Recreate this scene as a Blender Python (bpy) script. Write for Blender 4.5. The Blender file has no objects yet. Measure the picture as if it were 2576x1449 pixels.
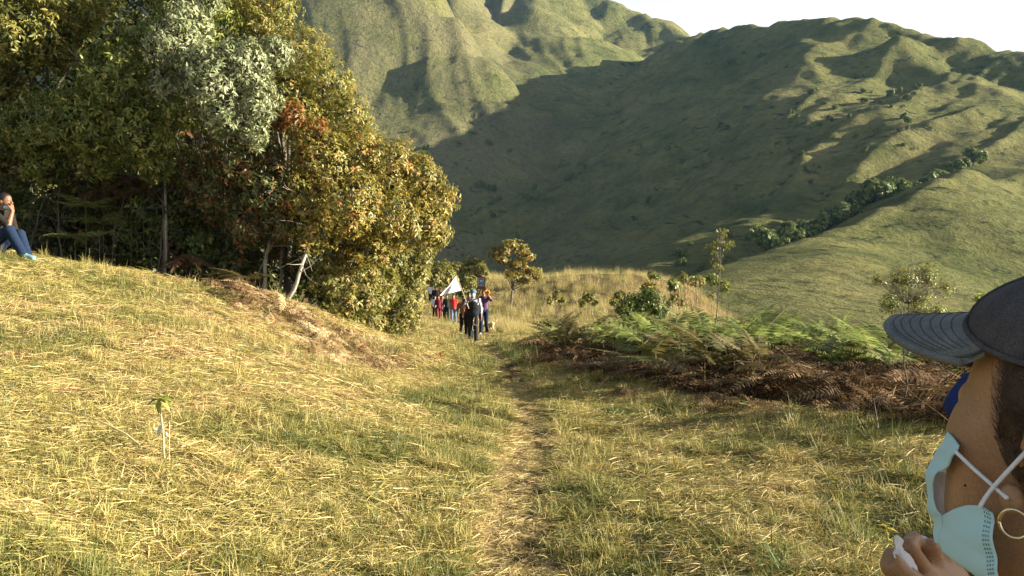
import bpy, math, random
import numpy as np
from mathutils import Vector, Matrix, Euler
random.seed(7)
RNG = np.random.default_rng(7)
S = bpy.context.scene
C = S.collection
EYE = 1.6                         # camera height above the ground where the photographer stands

# ------------------------------------------------------------------ camera, world, sun, exposure
cam_d = bpy.data.cameras.new('camera')
cam_d.sensor_width = 36.0
cam_d.lens = 28.8
cam_d.clip_start = 0.05
cam_d.clip_end = 6000
cam = bpy.data.objects.new('camera', cam_d)
cam.location = (0, 0, EYE)
cam.rotation_euler = (math.radians(90), 0, 0)
C.objects.link(cam)
S.camera = cam

SUN_AZ, SUN_EL = 91.0, 14.8       # azimuth from +Y towards +X, elevation
world = bpy.data.worlds.new('World')
S.world = world
world.use_nodes = True
wn = world.node_tree
bg = wn.nodes['Background']
sky = wn.nodes.new('ShaderNodeTexSky')
sky.sky_type = 'NISHITA'
sky.sun_disc = False
sky.sun_elevation = math.radians(SUN_EL)
sky.sun_rotation = math.radians(SUN_AZ)
sky.air_density = 1.0
sky.dust_density = 3.0
sky.ozone_density = 1.0
# bright hazy air low over the horizon all the way round
_tc = wn.nodes.new('ShaderNodeTexCoord'); _sx = wn.nodes.new('ShaderNodeSeparateXYZ')
_mr = wn.nodes.new('ShaderNodeMapRange'); _mr.interpolation_type = 'SMOOTHSTEP'
_mr.inputs['From Min'].default_value = 0.27; _mr.inputs['From Max'].default_value = 0.46
_mr.inputs['To Min'].default_value = 1.0; _mr.inputs['To Max'].default_value = 0.0
_mx = wn.nodes.new('ShaderNodeMix'); _mx.data_type = 'RGBA'
wn.links.new(_tc.outputs['Generated'], _sx.inputs[0]); wn.links.new(_sx.outputs[2], _mr.inputs['Value'])
wn.links.new(_mr.outputs[0], _mx.inputs[0]); wn.links.new(sky.outputs[0], _mx.inputs[6])
_mx.inputs[7].default_value = (6.0, 6.1, 6.25, 1)
wn.links.new(_mx.outputs[2], bg.inputs[0])
bg.inputs[1].default_value = 0.052

sun_d = bpy.data.lights.new('sun', 'SUN')
sun_d.energy = 5.0
sun_d.angle = math.radians(0.5)
sun_d.color = (1.0, 0.93, 0.78)
sun = bpy.data.objects.new('sun', sun_d)
sv = Vector((math.cos(math.radians(SUN_EL)) * math.sin(math.radians(SUN_AZ)),
             math.cos(math.radians(SUN_EL)) * math.cos(math.radians(SUN_AZ)),
             math.sin(math.radians(SUN_EL))))
sun.rotation_euler = sv.to_track_quat('Z', 'Y').to_euler()
sun.location = (30, 5, 30)
C.objects.link(sun)

S.view_settings.view_transform = 'Standard'
S.view_settings.look = 'None'
S.view_settings.exposure = 1.95
S.view_settings.gamma = 1.0
S.view_settings.use_curve_mapping = False
S.cycles.max_bounces = 6
S.cycles.transparent_max_bounces = 8

# ------------------------------------------------------------------ helpers
FPX = 2061.0
def P(px, py, Y):
    """world point seen at photograph position (px, py) (2576 wide) at depth Y"""
    return np.array(((px - 1288.0) / FPX * Y, Y, EYE - (py - 724.5) / FPX * Y))

def tag(o, label=None, cat=None, group=None, kind=None):
    if label: o['label'] = label
    if cat: o['category'] = cat
    if group: o['group'] = group
    if kind: o['kind'] = kind
    return o

def empty(name, loc, label=None, cat=None, group=None, rz=0.0):
    o = bpy.data.objects.new(name, None)
    o.location = [float(v) for v in loc]
    o.rotation_euler = (0, 0, rz)
    o.empty_display_size = 0.1
    C.objects.link(o)
    return tag(o, label, cat, group)

def mesh_np(name, V, F, mat=None, smooth=False, attrs=None):
    """V (n,3); F (m,3) or (m,4) or a list of such arrays"""
    V = np.asarray(V, dtype=np.float32)
    Fs = F if isinstance(F, list) else [F]
    Fs = [np.asarray(f, dtype=np.int32) for f in Fs if len(f)]
    me = bpy.data.meshes.new(name)
    me.vertices.add(len(V))
    me.vertices.foreach_set('co', V.ravel())
    loops = np.concatenate([f.ravel() for f in Fs])
    tot = np.concatenate([np.full(len(f), f.shape[1], dtype=np.int32) for f in Fs])
    start = np.concatenate(([0], np.cumsum(tot)[:-1])).astype(np.int32)
    me.loops.add(len(loops))
    me.loops.foreach_set('vertex_index', loops)
    me.polygons.add(len(tot))
    me.polygons.foreach_set('loop_start', start)
    me.polygons.foreach_set('loop_total', tot)
    if smooth:
        me.polygons.foreach_set('use_smooth', np.ones(len(tot), dtype=bool))
    for k, a in (attrs or {}).items():
        at = me.attributes.new(k, 'FLOAT', 'POINT')
        at.data.foreach_set('value', np.asarray(a, dtype=np.float32))
    me.update(calc_edges=True)
    me.validate()
    if mat: me.materials.append(mat)
    return me

def link(name, me, parent=None, loc=None):
    o = bpy.data.objects.new(name, me)
    C.objects.link(o)
    if parent is not None: o.parent = parent
    if loc is not None: o.location = [float(v) for v in loc]
    return o

def rel(V, parent):
    """world coordinates to the parent's local frame (Empties are only moved and turned about z)"""
    V = np.asarray(V, dtype=float) - np.array(parent.location)
    a = -parent.rotation_euler[2]
    c, s = math.cos(a), math.sin(a)
    return np.column_stack((V[:, 0]*c - V[:, 1]*s, V[:, 0]*s + V[:, 1]*c, V[:, 2]))

# --- numpy gradient noise
def _perm(seed):
    r = np.random.default_rng(seed)
    p = r.permutation(256)
    return np.concatenate((p, p))
_PERMS = {}
def noise2(x, y, seed=0):
    if seed not in _PERMS: _PERMS[seed] = _perm(seed)
    p = _PERMS[seed]
    x = np.asarray(x, float); y = np.asarray(y, float)
    xi = np.floor(x).astype(int); yi = np.floor(y).astype(int)
    xf = x - xi; yf = y - yi
    xi &= 255; yi &= 255
    u = xf*xf*xf*(xf*(xf*6-15)+10); v = yf*yf*yf*(yf*(yf*6-15)+10)
    def g(h, dx, dy):
        a = h * (2*math.pi/256)
        return np.cos(a)*dx + np.sin(a)*dy
    aa = g(p[p[xi]+yi], xf, yf); ba = g(p[p[xi+1]+yi], xf-1, yf)
    ab = g(p[p[xi]+yi+1], xf, yf-1); bb = g(p[p[xi+1]+yi+1], xf-1, yf-1)
    a = aa + u*(ba-aa); b = ab + u*(bb-ab)
    return (a + v*(b-a)) * 1.5
def fbm(x, y, oct=4, seed=0, gain=0.5):
    s = 0; a = 1.0
    for k in range(oct):
        s = s + a*noise2(x*2**k, y*2**k, seed+k); a *= gain
    return s
def sstep(a, b, x):
    t = np.clip((x-a)/(b-a), 0, 1)
    return t*t*(3-2*t)

# --- materials
def new_mat(name):
    m = bpy.data.materials.new(name); m.use_nodes = True
    nt = m.node_tree
    return m, nt, nt.nodes['Principled BSDF'], nt.nodes['Material Output']
def N(nt, t, **kw):
    n = nt.nodes.new(t)
    for k, v in kw.items(): setattr(n, k, v)
    return n
def ramp(nt, stops, fac=None, interp='LINEAR'):
    r = N(nt, 'ShaderNodeValToRGB')
    r.color_ramp.interpolation = interp
    e = r.color_ramp.elements
    while len(e) < len(stops): e.new(0.5)
    for k, (p, c) in enumerate(stops):
        e[k].position = p; e[k].color = (c[0], c[1], c[2], 1)
    if fac is not None: nt.links.new(fac, r.inputs[0])
    return r
def mix(nt, a, b, fac, mode='MIX'):
    n = N(nt, 'ShaderNodeMix', data_type='RGBA', blend_type=mode)
    for sock, v in ((n.inputs[6], a), (n.inputs[7], b), (n.inputs[0], fac)):
        if hasattr(v, 'is_linked') or hasattr(v, 'links'): nt.links.new(v, sock)
        elif isinstance(v, (int, float)): sock.default_value = v
        else: sock.default_value = (v[0], v[1], v[2], 1)
    return n.outputs[2]
def noise_tex(nt, scale, detail=4, rough=0.55, vec=None, coord='Object', dist=0.0):
    n = N(nt, 'ShaderNodeTexNoise')
    n.inputs['Scale'].default_value = scale
    n.inputs['Detail'].default_value = detail
    n.inputs['Roughness'].default_value = rough
    n.inputs['Distortion'].default_value = dist
    if vec is None:
        tc = N(nt, 'ShaderNodeTexCoord'); vec = tc.outputs[coord]
    nt.links.new(vec, n.inputs['Vector'])
    return n.outputs['Fac']
def bump(nt, bsdf, height, strength=0.3, dist=0.01):
    b = N(nt, 'ShaderNodeBump')
    b.inputs['Strength'].default_value = strength
    b.inputs['Distance'].default_value = dist
    nt.links.new(height, b.inputs['Height'])
    nt.links.new(b.outputs[0], bsdf.inputs['Normal'])
def surf_mat(name, c1, c2, scale=30, rough=0.8, bscale=200, bstr=0.2, bdist=0.002, detail=4, c3=None, spec=0.3):
    """mottled solid: two or three tones by noise, with fine relief"""
    m, nt, b, out = new_mat(name)
    f = noise_tex(nt, scale, detail)
    st = [(0.3, c1), (0.7, c2)] if c3 is None else [(0.25, c1), (0.5, c2), (0.75, c3)]
    r = ramp(nt, st, f)
    nt.links.new(r.outputs[0], b.inputs['Base Color'])
    b.inputs['Roughness'].default_value = rough
    b.inputs['Specular IOR Level'].default_value = spec
    bump(nt, b, noise_tex(nt, bscale, 3), bstr, bdist)
    return m
def leaf_mat(name, stops, attr='tint', instancer=False, rough=0.5, trans=0.35, spec=0.35, tcol=None, jitter=None):
    """thin plant tissue: colour by the leaf's own tint, some light passes through"""
    m, nt, b, out = new_mat(name)
    a = N(nt, 'ShaderNodeAttribute', attribute_name=attr)
    if instancer: a.attribute_type = 'INSTANCER'
    fac = a.outputs['Fac']
    if jitter:
        a2 = N(nt, 'ShaderNodeAttribute', attribute_name=jitter)
        mm = N(nt, 'ShaderNodeMath', operation='ADD')
        nt.links.new(fac, mm.inputs[0]); nt.links.new(a2.outputs['Fac'], mm.inputs[1])
        fac = mm.outputs[0]
    r = ramp(nt, stops, fac)
    nt.links.new(r.outputs[0], b.inputs['Base Color'])
    b.inputs['Roughness'].default_value = rough
    b.inputs['Specular IOR Level'].default_value = spec
    t = N(nt, 'ShaderNodeBsdfTranslucent')
    nt.links.new(r.outputs[0], t.inputs['Color'])
    mx = N(nt, 'ShaderNodeMixShader'); mx.inputs[0].default_value = trans
    nt.links.new(b.outputs[0], mx.inputs[1]); nt.links.new(t.outputs[0], mx.inputs[2])
    nt.links.new(mx.outputs[0], out.inputs['Surface'])
    return m

# --- tubes
def tube(pts, rad, n=6, cap=True):
    """tapered tube through pts; returns V, F(quads)"""
    pts = np.asarray(pts, float); k = len(pts)
    rad = np.broadcast_to(np.asarray(rad, float), (k,))
    T = np.gradient(pts, axis=0); T /= np.linalg.norm(T, axis=1, keepdims=True) + 1e-9
    up = np.array((0, 0, 1.0)) if abs(T[0][2]) < 0.9 else np.array((1.0, 0, 0))
    V = []
    u = np.cross(T[0], up); u /= np.linalg.norm(u)
    for i in range(k):
        u = u - T[i]*np.dot(u, T[i]); u /= np.linalg.norm(u) + 1e-9
        w = np.cross(T[i], u)
        a = np.arange(n) * 2*math.pi/n
        V.append(pts[i] + rad[i]*(np.cos(a)[:, None]*u + np.sin(a)[:, None]*w))
    V = np.concatenate(V)
    F = []
    for i in range(k-1):
        for j in range(n):
            j2 = (j+1) % n
            F.append((i*n+j, i*n+j2, (i+1)*n+j2, (i+1)*n+j))
    F = np.array(F)
    if cap and n == 6:
        F = np.concatenate((F, [[0, 3, 2, 1], [0, 5, 4, 3]], np.array([[0, 1, 2, 3], [0, 3, 4, 5]]) + (k-1)*n))
    return V, F
class Join:
    """collects vertex / face arrays into one mesh"""
    def __init__(s): s.V = []; s.Q = []; s.T = []; s.n = 0; s.A = []
    def add(s, V, F, a=0.0):
        F = np.asarray(F)
        (s.Q if F.shape[1] == 4 else s.T).append(F + s.n)
        s.V.append(np.asarray(V, float)); s.n += len(V)
        s.A.append(np.broadcast_to(np.asarray(a, float), (len(V),)))
        return s
    def mesh(s, name, mat, smooth=True, parent=None):
        V = np.concatenate(s.V)
        if parent is not None: V = rel(V, parent)
        F = [np.concatenate(x) for x in (s.Q, s.T) if x]
        return mesh_np(name, V, F, mat, smooth, {'tint': np.concatenate(s.A)})
# ------------------------------------------------------------------ the lie of the land
def tps_fit(XY, Z, lam=1e-3):
    n = len(XY)
    d = np.linalg.norm(XY[:, None] - XY[None], axis=2)
    K = np.where(d > 0, d*d*np.log(d + 1e-9), 0) + lam*n*np.eye(n)
    Pm = np.column_stack((np.ones(n), XY))
    A = np.zeros((n+3, n+3)); A[:n, :n] = K; A[:n, n:] = Pm; A[n:, :n] = Pm.T
    return np.linalg.solve(A, np.concatenate((Z, [0, 0, 0])))
CP = [P(*a) for a in (
    (0,1449,3.0),(0,1250,3.9),(0,1050,5.2),(0,850,7.6),(0,740,9.6),(0,652,11.5),
    (400,1449,3.6),(415,1160,5.0),(400,1000,6.6),(400,850,9.0),(300,692,12.5),(540,745,13),(700,860,11.5),
    (800,1000,8),(850,1200,5.6),(850,1449,4.1),(725,768,14),(960,850,17),(1000,930,13),
    (1300,1449,4.5),(1330,1150,7.6),(1330,1060,9.7),(1290,965,13.5),(1195,863,25),(1215,838,30),(1160,833,35),(1130,813,47),(1085,764,63),
    (1700,1449,4.4),(1700,1200,6.7),(1700,1000,11.5),(1500,930,15),(2100,1449,4.35),(2100,1200,6.5),(2100,1045,9.6),
    (2500,1449,4.3),(2330,1110,7.4),(1285,782,57),(1450,797,50),(1350,724,85),(1600,726,80),(1780,756,70),
    (1100,690,80))]
CP += [np.array(a) + (0, 0, EYE) for a in (
    (-15,15,.45),(-15,30,.8),(-30,20,1.2),(-30,60,3),(-10,18,-.1),(-10,25,-.4),(-8,40,-1.2),(30,10,-5),(12,30,-2.5),(20,25,-3.8),(25,45,-9),(16,52,-3.2),(22,65,-9),(60,60,-16),(60,20,-12),
    (3,0,-1.58),(0,0,-1.6),(0,-6,-1.6),(-4,0,-.9),(7,0,-1.8),(8,-6,-2),(-10,0,.8),(-10,-6,.8),
    (5,14,-1.62),(7,11,-1.68),(9,16,-1.75),(6,20,-1.6),(12,12,-2.1),
    (0,100,-1),(20,105,-10),(-20,100,3),(0,130,-16),(-40,130,-8),(40,130,-14))]
CP = np.array(CP)
_w = tps_fit(CP[:, :2], CP[:, 2], 2e-4)
def ground_smooth(x, y):
    x = np.asarray(x, float); y = np.asarray(y, float)
    sh = x.shape; x = x.ravel(); y = y.ravel()
    out = np.empty_like(x)
    for i in range(0, len(x), 20000):
        X = x[i:i+20000]; Y = y[i:i+20000]
        d2 = (X[:, None]-CP[None, :, 0])**2 + (Y[:, None]-CP[None, :, 1])**2
        K = 0.5*d2*np.log(d2 + 1e-9)
        n = len(CP)
        out[i:i+20000] = K @ _w[:n] + _w[n] + _w[n+1]*X + _w[n+2]*Y
    return out.reshape(sh)
PATH = np.array([P(*a)[:2] for a in ((1290,1449,4.5),(1300,1300,5.7),(1330,1150,7.6),(1340,1060,9.7),(1300,965,13.5),(1235,905,18),(1200,868,25),(1215,840,32),(1160,815,42),(1100,775,62))])
PATH = np.concatenate((np.array([[0.02, -3], [0.02, 2.5]]), PATH))
def path_dist(x, y):
    best = np.full(np.shape(x), 1e9)
    for a, b in zip(PATH[:-1], PATH[1:]):
        d = b-a; t = np.clip(((x-a[0])*d[0]+(y-a[1])*d[1])/(d@d), 0, 1)
        best = np.minimum(best, np.hypot(x-a[0]-t*d[0], y-a[1]-t*d[1]))
    return best
def ground_h(x, y):
    x = np.asarray(x, float); y = np.asarray(y, float)
    z = ground_smooth(x, y)
    pd = path_dist(x, y)
    rough = 0.35 + 0.65*sstep(0.15, 0.6, pd)
    z = z + rough*(0.035*fbm(x*1.1, y*1.1, 3, 11) + 0.035*noise2(x*3.3, y*3.3, 21) + 0.012*noise2(x*9, y*9, 31))
    z = z - 0.03*np.exp(-(pd/0.3)**2)
    far = sstep(12, 40, np.hypot(x, y))
    return z + far*0.12*fbm(x*.25, y*.25, 3, 41)

def axis(segs):
    out = []
    for a, b, n in segs: out.append(np.linspace(a, b, n, endpoint=False))
    return np.concatenate(out + [np.array([segs[-1][1]])])
gx = axis([(-70,-14,40),(-14,-6,60),(-6,6,170),(6,14,60),(14,80,45)])
gy = axis([(-8,2,25),(2,9,110),(9,20,110),(20,45,90),(45,130,80)])
GX, GY = np.meshgrid(gx, gy)
GZ = ground_h(GX, GY)
def grid_faces(nx, ny):
    i = np.arange(ny-1)[:, None]*nx + np.arange(nx-1)[None]
    i = i.ravel()
    return np.column_stack((i, i+1, i+nx+1, i+nx))
def make_ground():
    m, nt, b, out = new_mat('dry_turf_soil')
    f1 = noise_tex(nt, 0.9, 5, 0.6); f2 = noise_tex(nt, 14, 6, 0.7)
    base = ramp(nt, [(0.3, (0.07,0.055,0.022)), (0.5, (0.12,0.09,0.038)), (0.7, (0.19,0.14,0.065))], f1)
    fine = ramp(nt, [(0.3, (0.3,0.26,0.2)), (0.7, (1.1,1.0,0.9))], f2)
    col = mix(nt, base.outputs[0], fine.outputs[0], 0.8, 'MULTIPLY')
    nt.links.new(col, b.inputs['Base Color'])
    b.inputs['Roughness'].default_value = 0.95
    b.inputs['Specular IOR Level'].default_value = 0.1
    bump(nt, b, noise_tex(nt, 40, 5, 0.7), 0.8, 0.02)
    me = mesh_np('ground', np.column_stack((GX.ravel(), GY.ravel(), GZ.ravel())), grid_faces(len(gx), len(gy)), m, True)
    tag(link('ground', me), kind='structure')
make_ground()

# ------------------------------------------------------------------ mountains
RIDGES = [  # name, crest points (photo x, y, depth), slope on the left of travel, on the right, extra steepening
    ('A',  [(-300,-420,880),(300,-330,860),(1000,-190,840),(1330,-95,820),(1530,5,780),(1640,48,750),(1745,98,700),(1850,200,640)], .55, .85, 0),
    ('A1', [(860,-230,690),(960,-60,640),(1035,60,605),(1120,150,570),(1200,240,540),(1280,330,515),(1345,410,490),(1390,440,470)], 1.1, .28, .9),
    ('A3', [(1080,-170,780),(1150,0,680),(1195,120,600),(1215,200,560)], .8, .6, 0),
    ('A2', [(1330,-95,820),(1345,20,720),(1400,120,640),(1480,220,580)], .62, .6, 0),
    ('B',  [(1600,190,660),(1660,135,620),(1745,98,575),(1850,76,520),(1960,66,475),(2090,60,440),(2180,80,425),(2260,108,405),(2400,150,385),(2576,206,360),(2900,320,320),(3300,480,300)], .42, .64, 0),
    ('B1', [(2030,66,455),(2010,120,425),(2090,190,390),(2090,250,358),(2110,320,325),(2180,370,293),(2120,440,265),(2040,500,240)], .45, .6, 0),
    ('B2', [(2260,108,380),(2400,210,345),(2576,300,320),(2750,400,300)], .50, .42, 0),
    ('D',  [(2060,490,240),(2000,545,222),(1830,582,198),(1720,655,165),(1640,690,150)], .46, .30, 0),
    ('C',  [(2900,520,250),(2560,462,215),(2440,428,192),(2375,450,180),(2250,520,165),(2060,596,148),(1880,645,130),(1680,692,112),(1560,735,100)], .245, .5, 0),
]
def ridge_height(x, y, pts, sl, sr, cv, seed, gully=1.0):
    pts = np.array([P(*p) for p in pts])
    best = np.full(x.shape, -1e9)
    s0 = 0.0
    wx = x + 2.5*fbm(x*.012, y*.012, 3, seed+50); wy = y + 2.5*fbm(x*.012+7, y*.012+3, 3, seed+60)
    for a, b in zip(pts[:-1], pts[1:]):
        d = (b-a)[:2]; L = np.hypot(*d)
        t = np.clip(((wx-a[0])*d[0]+(wy-a[1])*d[1])/(L*L), 0, 1)
        ox = wx-a[0]-t*d[0]; oy = wy-a[1]-t*d[1]
        dist = np.hypot(ox, oy)
        side = (d[0]*oy - d[1]*ox)/L         # >0: left of travel
        k = sstep(-1, 1, side/(dist+1e-6)*3.2)
        slope = sr + (sl-sr)*k
        cz = a[2] + t*(b[2]-a[2])
        u = s0 + t*L
        def rav(f, g, sd, o):      # ravines running down the face, a set of their own on each side of the crest
            n1 = np.abs(noise2(u*f + .4*noise2(u*.02, dist*.01, sd+3) + o, dist*g + 3.1, sd))
            n2 = np.abs(noise2(u*f + .4*noise2(u*.02, dist*.01, sd+4) + o + 40.3, dist*g + 9.7, sd))
            return n1*(1-k) + n2*k
        gul = rav(.035, .006, seed, 0); gul2 = rav(.09, .02, seed+9, 5.5)
        amp = sstep(4, 70, dist)
        rd = 6.0
        h = cz - slope*(np.sqrt(dist*dist + rd*rd) - rd)
        h = h - cv*np.maximum(dist-105, 0)
        h = h - gully*amp*(13*np.clip(.45-gul, 0, 1) + 4.0*np.clip(.4-gul2, 0, 1))*slope/.45
        best = np.maximum(best, h); s0 += L
    return best
SPUR_FACE = np.array([P(*a) for a in ((2560,462,215),(2440,428,192),(2375,450,180),(2250,520,165),(2060,596,148),(1880,645,130),(1680,692,112),(1560,735,100),
    (2576,740,122),(2300,745,93),(2000,750,86),(2200,640,122),(2400,545,156),(2500,650,138),(2100,670,108),(1900,715,94),(2300,850,62),(2600,850,72),(1800,765,84),(2700,560,190),(3000,640,150),(3000,820,84),(3300,620,210))]
    + [np.array(a) + (0, 0, EYE) for a in ((30,40,-9),(60,36,-15),(110,50,-14),(16,64,-5),(160,100,-10),(220,170,0))])
_ws = tps_fit(SPUR_FACE[:, :2], SPUR_FACE[:, 2], 2e-3)
def spur_face(x, y):
    sh = x.shape; X = x.ravel(); Y = y.ravel(); out = np.full(X.shape, -80.0)
    m = (X > 4) & (Y < 270) & (X < 330); n = len(SPUR_FACE)
    d2 = (X[m][:, None]-SPUR_FACE[None, :, 0])**2 + (Y[m][:, None]-SPUR_FACE[None, :, 1])**2
    out[m] = (0.5*d2*np.log(d2 + 1e-9)) @ _ws[:n] + _ws[n] + _ws[n+1]*X[m] + _ws[n+2]*Y[m]
    return out.reshape(sh)
def hills_h(x, y):
    H = np.full(x.shape, -15.0 + EYE)
    for k, (nm, pts, sl, sr, cv) in enumerate(RIDGES):
        h = ridge_height(x, y, pts, sl, sr, cv, 100 + 13*k, .3 if nm == 'C' else 1.15)
        if nm == 'A1':                         # the spur breaks off steeply below a rocky shoulder
            br = 94 + .42*np.maximum(0, y-480) + 5*fbm(x*.03, y*.03, 3, 91); h = np.where(h < br, br - (br-h)*3.0 + 4*np.exp(-np.maximum(br-h, 0)/5)-4, h)
        if nm == 'C':
            cp = np.array([P(*p) for p in pts]); sd = np.interp(x, cp[::-1, 0], cp[::-1, 1])      # depth of the crest at this x
            kk = sstep(3, -5, y - sd); h = h*(1-kk) + spur_face(x, y)*kk
        s = 1.5                               # soft union of the ridges
        m = np.maximum(H, h); H = m + s*np.log1p(np.exp(-np.abs(H-h)/s)) - s*0.1
    r = np.hypot(x, y)
    amp = np.clip(r/220, .25, 1.0)*np.where((y < 210) & (x > 10), .7, .75)
    H = H + amp*(1.5*fbm(x*.03, y*.03, 4, 77) + .55*noise2(x*.16, y*.16, 88))
    far = sstep(330, 430, y)*sstep(90, 20, x)
    ca = x + .25*y; wv = .6*noise2(x*.012, y*.012, 61)
    rid = 1-2*np.abs(noise2(ca*.024 + wv, y*.0035, 62)); rid2 = 1-2*np.abs(noise2(ca*.065 + wv*2, y*.009, 63))
    H = H + far*(2.8*rid + 1.3*rid2)
    cb = x*.73 - y*.68; ab = x*.68 + y*.73                    # across and along the fall line of the right-hand hill
    near = sstep(190, 270, y)*(1-far)
    H = H + near*(3.6*(1-2*np.abs(noise2(cb*.030 + wv, ab*.006, 66))) + 1.5*(1-2*np.abs(noise2(cb*.085 + wv*1.5, ab*.014, 67))) + .25*noise2(x*.2, y*.2, 65))
    drop = sstep(120, 60, y)*sstep(16, 6, x)  # stays under the near meadow
    return H - 14*drop
hx = axis([(-620,-160,110),(-160,260,260),(260,620,110)])
hy = axis([(24,260,225),(260,560,190),(560,1150,90)])
HX, HY = np.meshgrid(hx, hy)
HZ = hills_h(HX, HY)
def hills_z(x, y):
    return float(hills_h(np.array([float(x)]), np.array([float(y)]))[0])
def make_hills():
    m, nt, b, out = new_mat('mountain_grass')
    tc = N(nt, 'ShaderNodeTexCoord'); ob = tc.outputs['Object']
    big = noise_tex(nt, .012, 5, .6, ob); mid = noise_tex(nt, .07, 6, .65, ob); fine = noise_tex(nt, .45, 6, .7, ob)
    c = ramp(nt, [(.3, (.105,.115,.04)), (.5, (.16,.155,.055)), (.72, (.225,.195,.08))], big)
    c2 = ramp(nt, [(.32, (.45,.55,.4)), (.55, (1,1,1)), (.75, (1.25,1.15,1.0))], mid)
    col = mix(nt, c.outputs[0], c2.outputs[0], .85, 'MULTIPLY')
    c3 = ramp(nt, [(.3, (.55,.62,.5)), (.52, (1,1,1)), (.72, (1.3,1.25,1.1))], fine)
    col = mix(nt, col, c3.outputs[0], .8, 'MULTIPLY')
    # low scrub in dark specks and patches
    sp = noise_tex(nt, .16, 7, .75, ob, dist=.6)
    spm = ramp(nt, [(.56, (0,0,0)), (.64, (1,1,1))], sp)
    col = mix(nt, col, (.022,.034,.011), spm.outputs[0])
    # bare rock where the face is steep
    ge = N(nt, 'ShaderNodeNewGeometry'); sx = N(nt, 'ShaderNodeSeparateXYZ')
    nt.links.new(ge.outputs['Normal'], sx.inputs[0])
    rk = noise_tex(nt, .1, 6, .7, ob)
    ad = N(nt, 'ShaderNodeMath', operation='MULTIPLY_ADD'); ad.inputs[1].default_value = -.5
    nt.links.new(rk, ad.inputs[0]); nt.links.new(sx.outputs[2], ad.inputs[2])
    rm = ramp(nt, [(.16, (1,1,1)), (.26, (0,0,0))], ad.outputs[0])
    rc = ramp(nt, [(.3, (.05,.05,.03)), (.7, (.13,.12,.075))], fine)
    col = mix(nt, col, rc.outputs[0], rm.outputs[0])
    # the far mountain on the left is drier and stonier than the right-hand hill
    so = N(nt, 'ShaderNodeSeparateXYZ'); nt.links.new(ob, so.inputs[0])
    mr = N(nt, 'ShaderNodeMapRange'); mr.inputs['From Min'].default_value = 60; mr.inputs['From Max'].default_value = -20; nt.links.new(so.outputs[0], mr.inputs['Value'])
    dry = ramp(nt, [(.35, (0, 0, 0)), (.6, (1, 1, 1))], noise_tex(nt, .022, 5, .65, ob))
    dm = N(nt, 'ShaderNodeMath', operation='MULTIPLY'); nt.links.new(mr.outputs[0], dm.inputs[0]); nt.links.new(dry.outputs[0], dm.inputs[1])
    col = mix(nt, col, mix(nt, (.165,.145,.068), c3.outputs[0], .7, 'MULTIPLY'), dm.outputs[0])
    st = noise_tex(nt, .22, 6, .75, ob, dist=.8); stm = ramp(nt, [(.57, (0,0,0)), (.63, (1,1,1))], st)
    d2 = N(nt, 'ShaderNodeMath', operation='MULTIPLY'); nt.links.new(stm.outputs[0], d2.inputs[0]); nt.links.new(mr.outputs[0], d2.inputs[1])
    col = mix(nt, col, (.055,.052,.036), d2.outputs[0])
    nt.links.new(col, b.inputs['Base Color'])
    b.inputs['Roughness'].default_value = 1.0; b.inputs['Specular IOR Level'].default_value = 0.05
    hgt = N(nt, 'ShaderNodeMath', operation='ADD'); nt.links.new(mid, hgt.inputs[0]); nt.links.new(fine, hgt.inputs[1])
    bump(nt, b, hgt.outputs[0], 1.0, 2.2)
    me = mesh_np('hills', np.column_stack((HX.ravel(), HY.ravel(), HZ.ravel())), grid_faces(len(hx), len(hy)), m, True)
    tag(link('hills', me), kind='structure')
make_hills()
# ------------------------------------------------------------------ ground cover (stuff: nobody could count it)
def blade(p0, direction, length, width, lift, droop, segs=3, twist=0.0, rng=RNG):
    """one grass blade: strip of quads ending in a point"""
    d = np.array((math.cos(direction), math.sin(direction), 0.0))
    side = np.array((-d[1], d[0], 0.0))
    t = np.linspace(0, 1, segs+1)
    pts = p0 + d*(length*np.cos(lift)*t)[:, None] + np.array((0, 0, 1.0))*(length*(np.sin(lift)*t - droop*t*t))[:, None]
    w = width*(1 - t**2)*.5 + 0.0004
    sd = side*math.cos(twist) + np.array((0, 0, 1.0))*math.sin(twist)
    V = np.empty((2*(segs+1), 3)); V[0::2] = pts - sd*w[:, None]; V[1::2] = pts + sd*w[:, None]
    F = np.array([(2*i, 2*i+1, 2*i+3, 2*i+2) for i in range(segs)])
    return V, F
def clump_mesh(name, mat, n, rad, ln, wd, lift, droop, base=(0, .02), spread=math.pi, segs=3, seed=0, jit=.16):
    r = np.random.default_rng(seed); J = Join()
    for k in range(n):
        a = r.uniform(0, 2*math.pi); q = rad*math.sqrt(r.uniform())
        p0 = np.array((q*math.cos(a), q*math.sin(a), r.uniform(*base)))
        V, F = blade(p0, r.normal(0, spread), r.uniform(*ln), r.uniform(*wd), r.uniform(*lift), r.uniform(*droop), segs, r.uniform(-1.2, 1.2))
        V[:, 2] = np.maximum(V[:, 2], -.02)
        J.add(V, F, r.normal(0, jit))
    me = J.mesh(name, mat, smooth=False)
    me.attributes['tint'].name = 'blade_tint'
    return me
def hidden_collection(name, meshes):
    c = bpy.data.collections.new(name)
    for k, me in enumerate(meshes):
        o = bpy.data.objects.new('%s_%03d' % (name, k), me)
        c.objects.link(o)
    return c
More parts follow.
